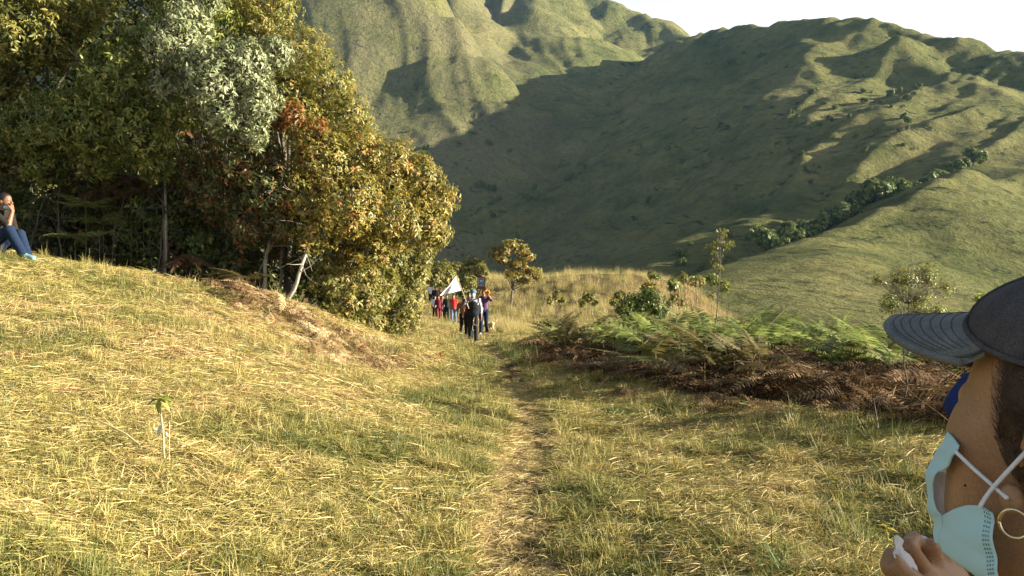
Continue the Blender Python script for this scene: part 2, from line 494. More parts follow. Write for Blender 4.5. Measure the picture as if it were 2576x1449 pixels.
def tilt_eulers(nx_, ny_, phi, amount=1.0):
    """random turn about z, then lean with the slope (dz/dx, dz/dy)"""
    n = np.column_stack((-nx_*amount, -ny_*amount, np.ones_like(nx_))); n /= np.linalg.norm(n, axis=1, keepdims=True)
    xax = np.column_stack((np.cos(phi), np.sin(phi), np.zeros_like(phi)))
    xax -= n*np.sum(xax*n, axis=1, keepdims=True); xax /= np.linalg.norm(xax, axis=1, keepdims=True)
    yax = np.cross(n, xax)
    ry = -np.arcsin(np.clip(xax[:, 2], -1, 1)); rx = np.arctan2(yax[:, 2], n[:, 2]); rz = np.arctan2(xax[:, 1], xax[:, 0])
    return np.column_stack((rx, ry, rz))
def scatter(name, pts, rots, scl, idx, tint, coll):
    me = bpy.data.meshes.new(name)
    n = len(pts); me.vertices.add(n)
    me.vertices.foreach_set('co', np.asarray(pts, np.float32).ravel())
    for nm, ty, arr, key in (('spin', 'FLOAT_VECTOR', rots, 'vector'), ('size', 'FLOAT', scl, 'value'), ('kind_index', 'INT', idx, 'value'), ('tint', 'FLOAT', tint, 'value')):
        a = me.attributes.new(nm, ty, 'POINT')
        a.data.foreach_set(key, np.asarray(arr, np.int32 if ty == 'INT' else np.float32).ravel())
    o = link(name, me); tag(o, kind='stuff')
    g = bpy.data.node_groups.new(name + '_cover', 'GeometryNodeTree')
    g.interface.new_socket('Geometry', in_out='INPUT', socket_type='NodeSocketGeometry')
    g.interface.new_socket('Geometry', in_out='OUTPUT', socket_type='NodeSocketGeometry')
    gi = g.nodes.new('NodeGroupInput'); go = g.nodes.new('NodeGroupOutput')
    ip = g.nodes.new('GeometryNodeInstanceOnPoints'); ci = g.nodes.new('GeometryNodeCollectionInfo')
    ci.inputs['Collection'].default_value = coll
    ci.inputs['Separate Children'].default_value = True; ci.inputs['Reset Children'].default_value = True
    def na(nm, ty):
        x = g.nodes.new('GeometryNodeInputNamedAttribute'); x.data_type = ty; x.inputs['Name'].default_value = nm
        return next(s for s in x.outputs if s.enabled and s.name == 'Attribute')
    er = g.nodes.new('FunctionNodeEulerToRotation')
    L = g.links.new
    L(gi.outputs[0], ip.inputs['Points']); L(ci.outputs[0], ip.inputs['Instance'])
    ip.inputs['Pick Instance'].default_value = True
    L(na('kind_index', 'INT'), ip.inputs['Instance Index'])
    L(na('spin', 'FLOAT_VECTOR'), er.inputs[0]); L(er.outputs[0], ip.inputs['Rotation'])
    L(na('size', 'FLOAT'), ip.inputs['Scale'])
    L(ip.outputs[0], go.inputs[0])
    md = o.modifiers.new('cover', 'NODES'); md.node_group = g
    return o
def wedge(y0, y1, dens, half=.78, xpad=1.0):
    """random points on the ground in the wedge the camera looks over"""
    area = half*(y1*y1-y0*y0) + 2*xpad*(y1-y0)
    n = int(area*dens)
    y = np.sqrt(RNG.uniform(0, 1, n)*(y1*y1-y0*y0) + y0*y0)
    x = RNG.uniform(-1, 1, n)*(half*y + xpad)
    return x, y
def slopes(x, y, e=.25):
    return (ground_smooth(x+e, y)-ground_smooth(x-e, y))/(2*e), (ground_smooth(x, y+e)-ground_smooth(x, y-e))/(2*e)
def in_poly(x, y, poly):
    r = np.zeros(np.shape(x), bool); n = len(poly); j = n-1
    for i in range(n):
        xi, yi = poly[i]; xj, yj = poly[j]
        c = ((yi > y) != (yj > y)) & (x < (xj-xi)*(y-yi)/(yj-yi+1e-12)+xi)
        r ^= c; j = i
    return r
BRACKEN = np.array([P(*a)[:2] for a in ((1330,870,21),(1440,925,15.8),(1560,945,14),(1700,975,12.3),(1900,1015,10.4),(2100,1052,9.9),(2330,1105,8.2),(2700,1150,7.3),(3100,1000,8),(3000,880,13),(2300,870,16),(1900,870,17),(1600,850,20),(1420,840,24))])
FOREST = np.array([P(*a)[:2] for a in ((-900,640,12.3),(0,640,12.6),(300,690,13.0),(540,745,13.4),(740,790,14.2),(950,840,17),(1040,815,22),(1060,790,34),(1040,770,60),(600,700,70),(-900,600,70))])

HAY_STOPS = [(0.0, (.10,.12,.03)), (.2, (.22,.21,.05)), (.38, (.36,.30,.085)), (.58, (.54,.415,.15)), (.8, (.68,.54,.26)), (.9, (.5,.34,.16)), (1.0, (.24,.115,.042))]
hay_mat = leaf_mat('hay_blade', HAY_STOPS, 'tint', True, .6, .25, .3, jitter='blade_tint')
def make_cover():
    kinds = []
    for s in range(5):      # mown, lying stalks
        kinds.append(clump_mesh('mown_hay', hay_mat, 60, .15, (.06,.22), (.0026,.006), (-.08,.35), (.0,.3), (.0,.05), 1.3, 3, 300+s, .2))
    for s in range(3):      # short stubble that grows back
        kinds.append(clump_mesh('stubble', hay_mat, 44, .12, (.04,.12), (.0028,.0055), (.2,1.3), (.0,.3), (0,.01), 3, 3, 320+s))
    for s in range(3):      # longer tufts
        kinds.append(clump_mesh('tuft', hay_mat, 36, .06, (.12,.28), (.003,.006), (.75,1.5), (.05,.5), (0,.01), 3, 4, 340+s))
    for s in range(3):      # tall dry meadow grass
        kinds.append(clump_mesh('meadow_grass', hay_mat, 40, .3, (.3,.75), (.004,.009), (1.0,1.5), (.0,.3), (0,.02), 3, 3, 360+s))
    coll = hidden_collection('cover_clump', kinds)
    X = []; Y = []; I = []; T = []; Z = []; A = []; R = []
    for (y0, y1, dens, sc) in ((2.4,5,290,.75),(5,8,220,.85),(8,13,140,1.0),(13,22,60,1.3),(22,45,14,1.9),(45,98,2.6,3.4)):
        x, y = wedge(y0, y1, dens)
        ok = ~in_poly(x, y, BRACKEN) & ~in_poly(x, y, FOREST)
        x, y = x[ok], y[ok]; n = len(x)
        pd = path_dist(x, y)
        # patches of greener and of browner growth
        g = fbm(x*.55, y*.55, 3, 400); b = fbm(x*.8+5, y*.8, 3, 410)
        left_bank = sstep(-.6, -2.4, x)*sstep(5, 9.5, y)*sstep(-.2, .5, fbm(x*.5, y*.5, 2, 431)+.45)*sstep(-6, -4.4, x)
        t = .53 + .13*RNG.normal(size=n) - .30*sstep(.05, .6, g) + .05*b
        t = t - .10*sstep(5.5, 3.2, y) - .1*sstep(-2, -6, x)
        t = np.where(RNG.uniform(size=n) < .05 + .38*left_bank + .12*sstep(.25, .7, b), RNG.uniform(.86, 1.0, n), t)
        near_edge = sstep(1.0, .2, np.abs(pd-.75))*sstep(30, 15, y)
        t = t - .1*near_edge
        u = RNG.uniform(size=n)
        green = sstep(.0, .55, g)
        p_tuft = .025 + .12*green + .14*near_edge*sstep(14, 22, y) + .04*sstep(5.5, 3.5, y)
        p_stub = .2 + .22*green
        i = np.where(u < p_tuft, RNG.integers(8, 11, n), np.where(u < p_tuft+p_stub, RNG.integers(5, 8, n), RNG.integers(0, 5, n)))
        t = np.where(i >= 8, np.minimum(t, .5) - .12*RNG.uniform(size=n), np.where(i >= 5, t-.08, t))
        meadow = sstep(26, 34, y)*sstep(1.2, 2.6, pd + .6*(y > 40)*(x > -6) - .0)*np.where((x > -6.5) & (x < -1.2) & (y < 66), .12, 1)
        mm = RNG.uniform(size=n) < meadow
        i = np.where(mm, RNG.integers(11, 14, n), i)
        t = np.where(mm, np.clip(.44 + .15*RNG.normal(size=n) + .2*b, .1, .8) + .14*(RNG.uniform(size=n) < .2), t)
        keep = RNG.uniform(size=n) < .36 + .64*sstep(.10, .36, pd + .2*noise2(x*2.4, y*2.4, 77))
        s = sc*RNG.uniform(.75, 1.25, n)*np.where(mm, .8*RNG.uniform(.5, 1.15, n)/sc*np.where(y > 45, 1.5, 1.1), 1)
        on = pd + .10*noise2(x*2.2, y*2.2, 79) < .27      # the trodden line: short, flat and bleached
        i = np.where(on, RNG.integers(0, 5, n), i); s = np.where(on, s*.62, s); t = np.where(on, RNG.uniform(.62, .84, n), t)
        edge = (~on) & (pd < .75) & (RNG.uniform(size=n) < .22)
        i = np.where(edge, RNG.integers(5, 11, n), i); t = np.where(edge, RNG.uniform(.1, .45, n), t)
        phi = .6 + 1.2*fbm(x*.7, y*.7, 2, 440) + RNG.normal(0, .5, n) + RNG.integers(0, 2, n)*math.pi
        for L_, v in ((X, x), (Y, y), (I, i), (T, t), (Z, s), (A, phi)): L_.append(v[keep])
    x, y, i, t, s, phi = [np.concatenate(v) for v in (X, Y, I, T, Z, A)]
    sx_, sy_ = slopes(x, y)
    am = np.where(i < 5, 1.0, .4); rot = tilt_eulers(sx_*am, sy_*am, phi)
    z = ground_h(x, y) - .004
    scatter('grass', np.column_stack((x, y, z)), rot, s, i, np.clip(t, .02, 1), coll)
    print('grass clumps', len(x))
make_cover()

# --- dead bracken: brown, collapsed fronds in a tangle
def frond(length, npin, width, arch, droop=.0, rng=RNG, pin_w=.28, gaps=0.0, r0=.004):
    """one fern frond along +x: rachis and two rows of tapering pinnae"""
    J = Join()
    t = np.linspace(0, 1, 9)
    rx = length*(t*np.cos(arch*.5*t)); rz = length*(np.sin(arch)*t*.75 - droop*t*t)
    pts = np.column_stack((rx, .03*length*np.sin(3*t+rng.uniform(0, 6)), rz))
    V, F = tube(pts, np.linspace(r0, r0*.25, 9), 3, False); J.add(V, F, .75)
    for k in range(npin):
        u = .16 + .82*k/(npin-1)
        p = np.array([np.interp(u, t, pts[:, c]) for c in range(3)])
        tg = np.array([np.interp(min(u+.03, 1), t, pts[:, c]) for c in range(3)]) - p
        tg /= np.linalg.norm(tg) + 1e-9
        L = length*width*(math.sin(math.pi*min(1, (u+.12)*.82))**.8)*(1.02-u*.75)
        for sgn in (-1, 1):
            if rng.uniform() < gaps: continue
            a = math.radians(rng.uniform(58, 76))
            sd = np.array((-tg[1], tg[0], 0.0))*sgn; sd /= np.linalg.norm(sd)+1e-9
            d = tg*math.cos(a) + sd*math.sin(a)
            dz = rng.uniform(-.28, -.05)
            w = L*pin_w*.5
            q = [p, p + d*L*.3 + tg*w*.9 + (0, 0, dz*L*.2), p + d*L*.3 - tg*w*.9 + (0, 0, dz*L*.2 - .01*L),
                 p + d*L*.68 + tg*w*.6 + (0, 0, dz*L*.55), p + d*L*.68 - tg*w*.6 + (0, 0, dz*L*.55), p + d*L + (0, 0, dz*L)]
            J.add(np.array(q), np.array([[0, 2, 1], [1, 2, 4], [1, 4, 3], [3, 4, 5]]), rng.uniform(.1, .6))
    return J
dead_mat = leaf_mat('dead_bracken_frond', [(0, (.05,.028,.013)), (.3, (.125,.068,.03)), (.55, (.24,.15,.065)), (.8, (.38,.25,.12)), (1, (.5,.38,.2))], 'tint', True, .8, .15, .15, jitter='blade_tint')
def make_dead_bracken():
    meshes = []
    for s in range(5):
        r = np.random.default_rng(500+s); J = Join()
        for k in range(11):
            f = frond(r.uniform(.35, .75), 11, .26, r.uniform(-.25, .5), r.uniform(.1, .55), r, .36, .15)
            V = np.concatenate(f.V); a = r.uniform(0, 6.28); c, s_ = math.cos(a), math.sin(a)
            tw = r.uniform(-.9, .9); ct, st = math.cos(tw), math.sin(tw)
            V = V @ np.array([[1,0,0],[0,ct,st],[0,-st,ct]])
            V = V @ np.array([[c,s_,0],[-s_,c,0],[0,0,1]]) + (r.uniform(-.2,.2), r.uniform(-.2,.2), r.uniform(.02,.16))
            J.add(V, np.concatenate([np.concatenate((q[:, [0,1,2]], q[:, [0,2,3]])) for q in f.Q] + f.T), r.normal(-.1, .12))
        for k in range(9):
            V, F = blade(np.array((r.uniform(-.3,.3), r.uniform(-.3,.3), .03)), r.uniform(0, 6.28), r.uniform(.25,.6), .006, r.uniform(0,.9), r.uniform(0,.5), 4, r.uniform(-1,1))
            J.add(V, F, r.uniform(.15, .55))
        me = J.mesh('dead_bracken_clump', dead_mat, False); me.attributes['tint'].name = 'blade_tint'
        meshes.append(me)
    coll = hidden_collection('bracken_clump', meshes)
    x, y = wedge(5, 24, 16)
    ok = in_poly(x + .9*fbm(x*.9, y*.9, 2, 611), y + 1.1*fbm(x*.9+9, y*.9, 2, 612), BRACKEN); x, y = x[ok], y[ok]
    # a swathe of the same cut fern on the left bank
    bx, by = wedge(8, 16, 15); lb = in_poly(bx, by, np.array([P(*a)[:2] for a in ((520,735,13.2),(620,700,13.6),(800,800,14),(1000,900,14.5),(960,960,12),(820,900,11),(680,820,11.6))]))
    bx, by = bx[lb], by[lb]; n1 = len(x)
    x = np.concatenate((x, bx)); y = np.concatenate((y, by)); n = len(x)
    sx_, sy_ = slopes(x, y)
    lump = (.26 + .18*sstep(1.5, 4, x))*np.maximum(0, fbm(x*.8, y*.8, 2, 620)+.15 + .25*sstep(1.5, 4, x))
    z = ground_h(x, y) + lump*(np.arange(n) < n1)
    t = .36 + .18*RNG.normal(size=n) + .45*sstep(.1, .6, fbm(x*.7, y*.7, 2, 630))
    t[n1:] += .22
    hp = .34*np.exp(-((bx-(-4.5))/.55)**2-((by-13.2)/.5)**2) + .25*np.exp(-((bx-(-3.6))/.5)**2-((by-12.9)/.5)**2) + .2*np.exp(-((bx-(-2.6))/.5)**2-((by-12.6)/.6)**2)
    z[n1:] += hp*RNG.uniform(.3, 1, n-n1)
    scatter('dead_bracken', np.column_stack((x, y, z)), tilt_eulers(sx_, sy_, RNG.uniform(0, 6.28, n)), RNG.uniform(.6, 1.15, n)*np.where(np.arange(n) < n1, 1, .6), RNG.integers(0, 5, n), np.clip(t, 0, 1), coll)
make_dead_bracken()
# ------------------------------------------------------------------ trees and shrubs
def unit(v): return v/(np.linalg.norm(v, axis=-1, keepdims=True) + 1e-9)
def leaf_arrays(p, d, n, L, W, curl):
    """many folded leaves at once: base p, direction d, upper side n (all (k,3)), length, width, curl (k,)"""
    s = unit(np.cross(d, n)); n = np.cross(s, d)
    L = L[:, None]; W = W[:, None]; c = curl[:, None]
    mid = p + d*L*.5 - n*c*L*.2
    tip = p + d*L*.97 - n*c*L
    q = p + d*L*.42 - n*c*L*.15
    V = np.stack((p, q + s*W*.5 + n*W*.22, q - s*W*.5 + n*W*.22, mid, tip), axis=1).reshape(-1, 3)
    k = len(p); o = (np.arange(k)*5)[:, None, None]
    F = (np.array([[0,3,1],[0,2,3],[1,3,4],[3,2,4]])[None] + o).reshape(-1, 3)
    return V, F
def rand_dirs(k, rng):
    v = rng.normal(size=(k, 3)); return unit(v)
BARK = {}
def bark_mat(name, c1, c2, c3):
    if name not in BARK: BARK[name] = surf_mat(name, c1, c2, 9, .9, 60, .5, .01, 6, c3, .1)
    return BARK[name]
def whorl_leaves(tips, outd, rng, per=(6, 9), L=(.09,.15), W=.34, droop=.5, tint=(.5,.16), tintfn=None, curl=(.1,.45), updir=.25):
    k = len(tips)
    m = rng.integers(per[0], per[1]+1, k)
    rep = np.repeat(np.arange(k), m); n = len(rep)
    ax = unit(outd + np.array((0, 0, updir)))[rep]
    rd = rand_dirs(n, rng); rd = unit(rd - ax*np.sum(rd*ax, axis=1, keepdims=True))
    d = unit(rd + ax*rng.uniform(-.1, .9, (n, 1)) + np.array((0, 0, -1.0))*droop*rng.uniform(.3, 1.3, (n, 1)))
    nn = unit(ax + .35*rng.normal(size=(n, 3)) + np.array((0, 0, .4)))
    LL = rng.uniform(*L, n)
    p = tips[rep] + rd*.012 - ax*rng.uniform(0, .07, (n, 1))
    V, F = leaf_arrays(p, d, nn, LL, LL*W*rng.uniform(.8, 1.2, n), rng.uniform(*curl, n))
    wt = rng.normal(0, tint[1], k)[rep] + rng.normal(0, tint[1]*.6, n) + tint[0]
    if tintfn is not None: wt = wt + tintfn(tips)[rep]
    return V, F, np.repeat(np.clip(wt, 0, 1), 5)
def blob_tips(blobs, dens, rng, shell=.55, lumpy=.3):
    T = []; D = []
    for (c, r) in blobs:
        r = np.asarray(r, float)*np.ones(3)
        k = max(8, int(dens*4*math.pi*(r[0]*r[1]*r[2])**(2/3)))
        d = rand_dirs(k, rng)
        lump = 1 + lumpy*noise2(d[:, 0]*2.3 + c[0], d[:, 1]*2.3 + d[:, 2]*1.7 + c[2], 700)
        rr = (shell + (1-shell)*rng.uniform(0, 1, k)**.6)*lump
        T.append(np.asarray(c) + d*r*rr[:, None]); D.append(d)
    return np.concatenate(T), np.concatenate(D)
def curve_pts(a, b, rng, sag=.12, n=7):
    a = np.asarray(a, float); b = np.asarray(b, float); t = np.linspace(0, 1, n)[:, None]
    L = np.linalg.norm(b-a); o = rng.normal(size=3)*L*sag
    return a + (b-a)*t + o*(t*(1-t)) + rng.normal(size=(n, 3))*L*.012*(t*(1-t)*4) + np.array((0, 0, L*.1))*(t*(1-t))
def tree(name, label, base, blobs, lmat, bmat, seed, dens=42, trunk_r=.06, group=None, tint=(.5,.16), tintfn=None, leaf=None, twigs=10, cat='tree',
         fork=.35, crown='crown', flowers=None, bare=0, shell=.55, lumpy=.3):
    """trunk + limbs + a crown of separate leaves in loose clumps"""
    rng = np.random.default_rng(seed)
    bx, by = base[0], base[1]; bz = float(ground_h(np.array([bx]), np.array([by]))[0]) - .05
    root = empty(name, (bx, by, bz), label, cat, group)
    B = [(np.asarray(c, float), r) for c, r in blobs]
    b0 = np.array((bx, by, bz)); cen = np.mean([c for c, r in B], axis=0)
    low = min(c[2] for c, r in B)
    fk = b0 + (cen-b0)*np.array((fork*.8, fork*.8, fork)); 
    J = Join()
    V, F = tube(curve_pts(b0, fk, rng, .1, 8), np.linspace(trunk_r, trunk_r*.75, 8), 6); J.add(V, F, .5)
    tr = J.mesh('trunk', bmat, True, root)
    link('trunk', tr, root)
    tips, outd = blob_tips(B, dens, rng, shell, lumpy)
    J = Join()
    for c, r in B:
        rr = float(np.mean(np.asarray(r)*np.ones(3)))
        L = np.linalg.norm(c-fk)
        mid_r = trunk_r*.6*min(1, .35 + rr*.5)
        V, F = tube(curve_pts(fk, c, rng, .18, 8), np.linspace(mid_r, .012, 8), 6); J.add(V, F, .5)
        sel = tips[rng.choice(len(tips), min(len(tips), 400), replace=False)]
        near = sel[np.linalg.norm(sel-c, axis=1) < rr*1.25][:twigs]
        for q in near:
            V, F = tube(curve_pts(c + (q-c)*.05*rng.uniform(0, 1), q, rng, .25, 5), np.linspace(.011, .003, 5), 4, False); J.add(V, F, .5)
    for k in range(bare):      # dead bare twigs sticking out of the crown
        c, r = B[rng.integers(len(B))]; rr = float(np.mean(np.asarray(r)*np.ones(3)))
        d = unit(rng.normal(size=3) + np.array((0, -1.0, .3)))
        e = c + d*rr*rng.uniform(1.0, 1.3)
        V, F = tube(curve_pts(c + d*rr*.4, e, rng, .3, 6), np.linspace(.012, .003, 6), 4, False); J.add(V, F, .9)
        for q in range(3):
            s = c + d*rr*rng.uniform(.6, 1.0)
            V, F = tube(curve_pts(s, s + unit(d + rng.normal(size=3)*.8)*rr*.35, rng, .3, 4), np.linspace(.007, .002, 4), 4, False); J.add(V, F, .9)
    tag(link('branches', J.mesh('branches', bmat, True, root), root), kind='stuff')
    kw = dict(tint=tint, tintfn=tintfn); kw.update(leaf or {})
    V, F, A = whorl_leaves(tips, outd, rng, **kw)
    link(crown, mesh_np(crown, rel(V, root), F, lmat, False, {'tint': A}), root)
    if flowers:
        fm, frac, fr = flowers
        up = tips[(outd[:, 2] > .15) & (outd[:, 1] < .5)]
        up = up[rng.choice(len(up), max(3, int(len(up)*frac)), replace=False)]
        V, F, A = flower_heads(up + (0, 0, .03), rng, fr)
        link('flower_heads', mesh_np('flower_heads', rel(V, root), F, fm, False, {'tint': A}), root)
    return root
def flower_heads(pts, rng, r):
    """flat-topped bunches of tiny florets"""
    k = len(pts); m = 34
    a = rng.uniform(0, 6.283, (k, m)); q = np.sqrt(rng.uniform(0, 1, (k, m)))*r
    p = pts[:, None] + np.stack((q*np.cos(a), q*np.sin(a), .35*r*(1-(q/r)**2) + rng.normal(0, .006, (k, m))), -1)
    p = p.reshape(-1, 3); n = len(p)
    d = rand_dirs(n, rng); d[:, 2] = np.abs(d[:, 2])*.4
    V, F = leaf_arrays(p, unit(d), np.tile((0, 0, 1.0), (n, 1)), np.full(n, .02), np.full(n, .018), np.full(n, .1))
    return V, F, np.repeat(rng.uniform(0, 1, n), 5)

M_GOLD = leaf_mat('golden_leaf', [(0, (.04,.055,.012)), (.3, (.12,.125,.024)), (.55, (.25,.215,.042)), (.78, (.40,.31,.075)), (.93, (.40,.22,.06)), (1, (.42,.13,.045))], trans=.35, rough=.38)
M_OLIVE = leaf_mat('olive_leaf', [(0, (0.054,0.066,0.016)), (.35, (0.156,0.162,0.031)), (.65, (0.300,0.264,0.054)), (.9, (0.432,0.336,0.096)), (1, (0.456,0.240,0.072))], trans=.35, rough=.42)
M_GREEN = leaf_mat('green_leaf', [(0, (0.042,0.066,0.016)), (.4, (0.120,0.162,0.029)), (.7, (0.228,0.246,0.050)), (1, (0.384,0.348,0.096))], trans=.35, rough=.4)
M_SILVER = leaf_mat('silver_leaf', [(0, (.07,.085,.03)), (.4, (.18,.20,.08)), (.7, (.31,.33,.165)), (1, (.43,.43,.25))], trans=.2, rough=.5)
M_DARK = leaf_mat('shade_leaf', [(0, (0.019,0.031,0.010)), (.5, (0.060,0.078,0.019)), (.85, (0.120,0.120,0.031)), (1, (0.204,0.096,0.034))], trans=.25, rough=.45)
M_SHRUB = leaf_mat('shrub_leaf', [(0, (.07,.085,.018)), (.4, (.19,.19,.04)), (.7, (.33,.28,.075)), (.9, (.45,.36,.14)), (1, (.45,.26,.11))], trans=.4, rough=.45)
M_RED = leaf_mat('red_leaf', [(0, (.12,.10,.022)), (.5, (.30,.16,.04)), (1, (.42,.14,.05))], trans=.4, rough=.45)
M_FLOWER = leaf_mat('rust_floret', [(0, (.14,.07,.025)), (.6, (.30,.16,.06)), (1, (.4,.25,.11))], trans=.1, rough=.8)
B_PALE = bark_mat('pale_bark', (.12,.10,.075), (.34,.31,.25), (.22,.19,.15))
B_GREY = bark_mat('grey_bark', (.045,.037,.03), (.15,.125,.10), (.085,.07,.058))
def BL(*a): return [(P(px, py, Y), r) for px, py, Y, r in a]
def at(px, Y): return ((px-1288)/FPX*Y, Y)
GRP = 'trees of the wood edge'
def make_forest():
    # the back of the wood: dense and dark
    for k, (px, Y, py, r) in enumerate(((-300,17.5,560,.9),(-120,17.2,570,.8),(30,17,575,.75),(170,17.2,580,.75),(300,17.5,590,.75),(430,17.6,600,.7),(550,17.8,610,.7),(660,18,640,.65),(760,18.5,660,.6),(850,19,650,.7))):
        x, y = at(px, Y)
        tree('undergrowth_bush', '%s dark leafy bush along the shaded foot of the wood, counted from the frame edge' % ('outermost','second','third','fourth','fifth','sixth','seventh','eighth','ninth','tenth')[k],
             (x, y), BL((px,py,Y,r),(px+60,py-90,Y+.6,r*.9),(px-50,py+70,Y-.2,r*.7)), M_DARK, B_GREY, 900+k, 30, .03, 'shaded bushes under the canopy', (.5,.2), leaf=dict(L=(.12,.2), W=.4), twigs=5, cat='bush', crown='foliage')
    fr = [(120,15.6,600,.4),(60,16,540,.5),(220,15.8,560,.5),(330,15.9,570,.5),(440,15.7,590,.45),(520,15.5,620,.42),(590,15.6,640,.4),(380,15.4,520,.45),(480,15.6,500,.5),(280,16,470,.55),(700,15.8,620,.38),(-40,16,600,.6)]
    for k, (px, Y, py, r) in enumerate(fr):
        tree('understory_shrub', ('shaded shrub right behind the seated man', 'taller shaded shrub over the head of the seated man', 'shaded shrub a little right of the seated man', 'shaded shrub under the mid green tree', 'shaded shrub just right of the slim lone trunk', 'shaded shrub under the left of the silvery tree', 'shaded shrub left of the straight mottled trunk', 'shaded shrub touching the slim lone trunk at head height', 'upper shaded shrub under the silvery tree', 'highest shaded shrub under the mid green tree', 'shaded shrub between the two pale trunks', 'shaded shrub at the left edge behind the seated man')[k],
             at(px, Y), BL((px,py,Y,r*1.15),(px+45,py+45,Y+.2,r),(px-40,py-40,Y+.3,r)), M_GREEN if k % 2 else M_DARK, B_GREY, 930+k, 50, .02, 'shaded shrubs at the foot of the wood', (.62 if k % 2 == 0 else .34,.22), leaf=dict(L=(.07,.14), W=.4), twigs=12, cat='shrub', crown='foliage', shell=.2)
    back = [(-100,25,[(-120,500,24,1.8),(-160,200,25,2.2),(60,480,24,1.6),(-260,520,23,1.6)]),
            (300,26,[(250,480,25,1.7),(330,300,25,2.0),(420,520,24,1.6)]),
            (620,27,[(560,480,25,1.7),(700,560,25,1.6),(660,350,26,1.9)]),
            (850,27,[(820,600,26,1.4),(900,520,26.5,1.3),(960,640,27,1.0)]),
            (-420,19,[(-420,120,19,1.9),(-300,-150,19,1.8),(-520,400,19,1.5),(-380,420,19,1.2)]),
            (-40,19.5,[(-60,260,19.5,1.7),(40,-20,19.5,1.8),(-150,-200,19,1.7),(20,470,19.2,1.2)]),
            (260,19.5,[(240,300,19.5,1.5),(300,60,19.6,1.7),(180,480,19,1.1),(330,500,19.4,1.1)]),
            (560,19.5,[(520,320,19.4,1.4),(600,90,19.5,1.6),(470,500,19,1.1),(620,520,19,1.1)]),
            (820,20.5,[(780,330,20,1.2),(840,480,20,1.2),(900,600,20.5,1.0),(740,560,19.8,1.1)])]
    lab = ['dark tree far back in the wood at the left edge', 'dark tree far back in the wood under the silvery tree', 'dark tree far back in the wood under the tall olive gold tree', 'dark tree far back behind the golden orange tree',
           'dark bushy tree deep in the wood beyond the left edge', 'dark leafy tree deep in the wood behind the seated man',
           'dark leafy tree deep in the wood behind the silvery tree', 'shaded dense tree at the back of the wood, right of the silvery tree',
           'shaded dense tree at the back of the wood, behind the golden tree']
    for k, (px, Y, bl) in enumerate(back):
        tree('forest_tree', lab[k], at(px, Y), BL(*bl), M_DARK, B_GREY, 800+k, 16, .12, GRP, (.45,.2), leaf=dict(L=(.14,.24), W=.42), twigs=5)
    tree('flowering_tree', 'olive tree topped with rust brown flower heads at the upper left', at(-60, 16.0),
         BL((40,70,14.4,.85),(-150,20,14.6,1.1),(170,-30,14.8,.95),(0,-170,15,1.2),(-60,190,14.6,.7),(250,-190,15.2,1.1),(130,110,14.8,.6)),
         M_OLIVE, B_GREY, 820, 66, .09, GRP, (.40,.18), leaf=dict(L=(.07,.13)), flowers=(M_FLOWER, .16, .10), twigs=12)
    tree('forest_tree', 'mid green tree with drooping leaves left of the silvery tree', at(300, 16.8),
         BL((300,190,14.2,.75),(210,300,14.1,.7),(420,130,14.6,.8),(350,330,14.1,.6),(120,300,14.4,.65),(480,30,15.2,.8),(470,260,14.3,.5),(60,330,14.5,.5),(250,390,14.6,.5),(390,400,14.6,.45),(110,400,14.8,.5)),
         M_GREEN, B_GREY, 821, 78, .05, GRP, (.6,.2), leaf=dict(L=(.07,.13)), twigs=14, bare=8)
    tree('silver_tree', 'pale silvery grey leaved tree in the middle of the wood edge', at(560, 16.6),
         BL((440,120,13.9,.5),(530,195,13.7,.62),(610,170,13.8,.5),(560,290,13.8,.42),(470,60,14.2,.45),(650,250,13.9,.42),(500,-40,14.6,.55),(690,130,14.2,.35),(640,330,13.9,.3),(420,210,14,.35)),
         M_SILVER, B_GREY, 822, 95, .06, GRP, (.55,.2), leaf=dict(droop=.8, L=(.07,.13)), twigs=16, bare=14)
    tree('golden_tree', 'tall olive gold tree whose top leaves the frame above the silvery tree', at(720, 16.8),
         BL((665,10,16.4,.75),(750,150,16,.72),(815,215,15.8,.7),(865,290,15.6,.55),(710,240,15.5,.6),(610,-70,16.6,.9),(680,-150,17,.9),(900,350,15.8,.45),(770,300,15.4,.55),(640,60,16.2,.5)),
         M_OLIVE, B_GREY, 823, 80, .10, GRP, (.54,.18), leaf=dict(L=(.065,.12), W=.3), twigs=14, bare=6)
    def reds(t): return .26*sstep(.35, .8, noise2(t[:, 0]*2.2, t[:, 2]*2.2, 71))
    tree('golden_tree', 'broad golden orange tree bulging over the path side of the wood', at(810, 17.2),
         BL((800,400,14.7,.7),(900,390,15,.62),(980,420,15.2,.62),(1050,440,15.4,.5),(1095,500,15.6,.45),(870,510,14.5,.7),(980,550,15,.62),(1060,560,15.4,.48),(760,490,14.5,.5),(1100,590,15.7,.3),(930,620,15,.45),(800,580,14.6,.45)),
         M_GOLD, B_PALE, 824, 88, .085, GRP, (.58,.15), reds, leaf=dict(L=(.06,.12), W=.36), twigs=16, bare=12)
    tree('red_leaf_tree', 'young tree with orange red shoots left of the golden orange tree', at(700, 15.4),
         BL((740,280,14.3,.24),(800,325,14.4,.22),(700,300,14.4,.2),(775,385,14.3,.2),(640,290,14.4,.16)), M_RED, B_GREY, 825, 52, .035, GRP, (.5,.25), twigs=8)
    tree('forest_tree', 'dark green tree with shaded foliage under the silvery tree', at(600, 16.6),
         BL((610,400,14.5,.7),(540,470,14.8,.65),(670,470,14.4,.6),(620,560,14.6,.5),(700,560,14.5,.4),(480,420,15,.5)), M_DARK, B_GREY, 826, 62, .06, GRP, (.75,.22), leaf=dict(L=(.07,.13)), twigs=10, bare=6)
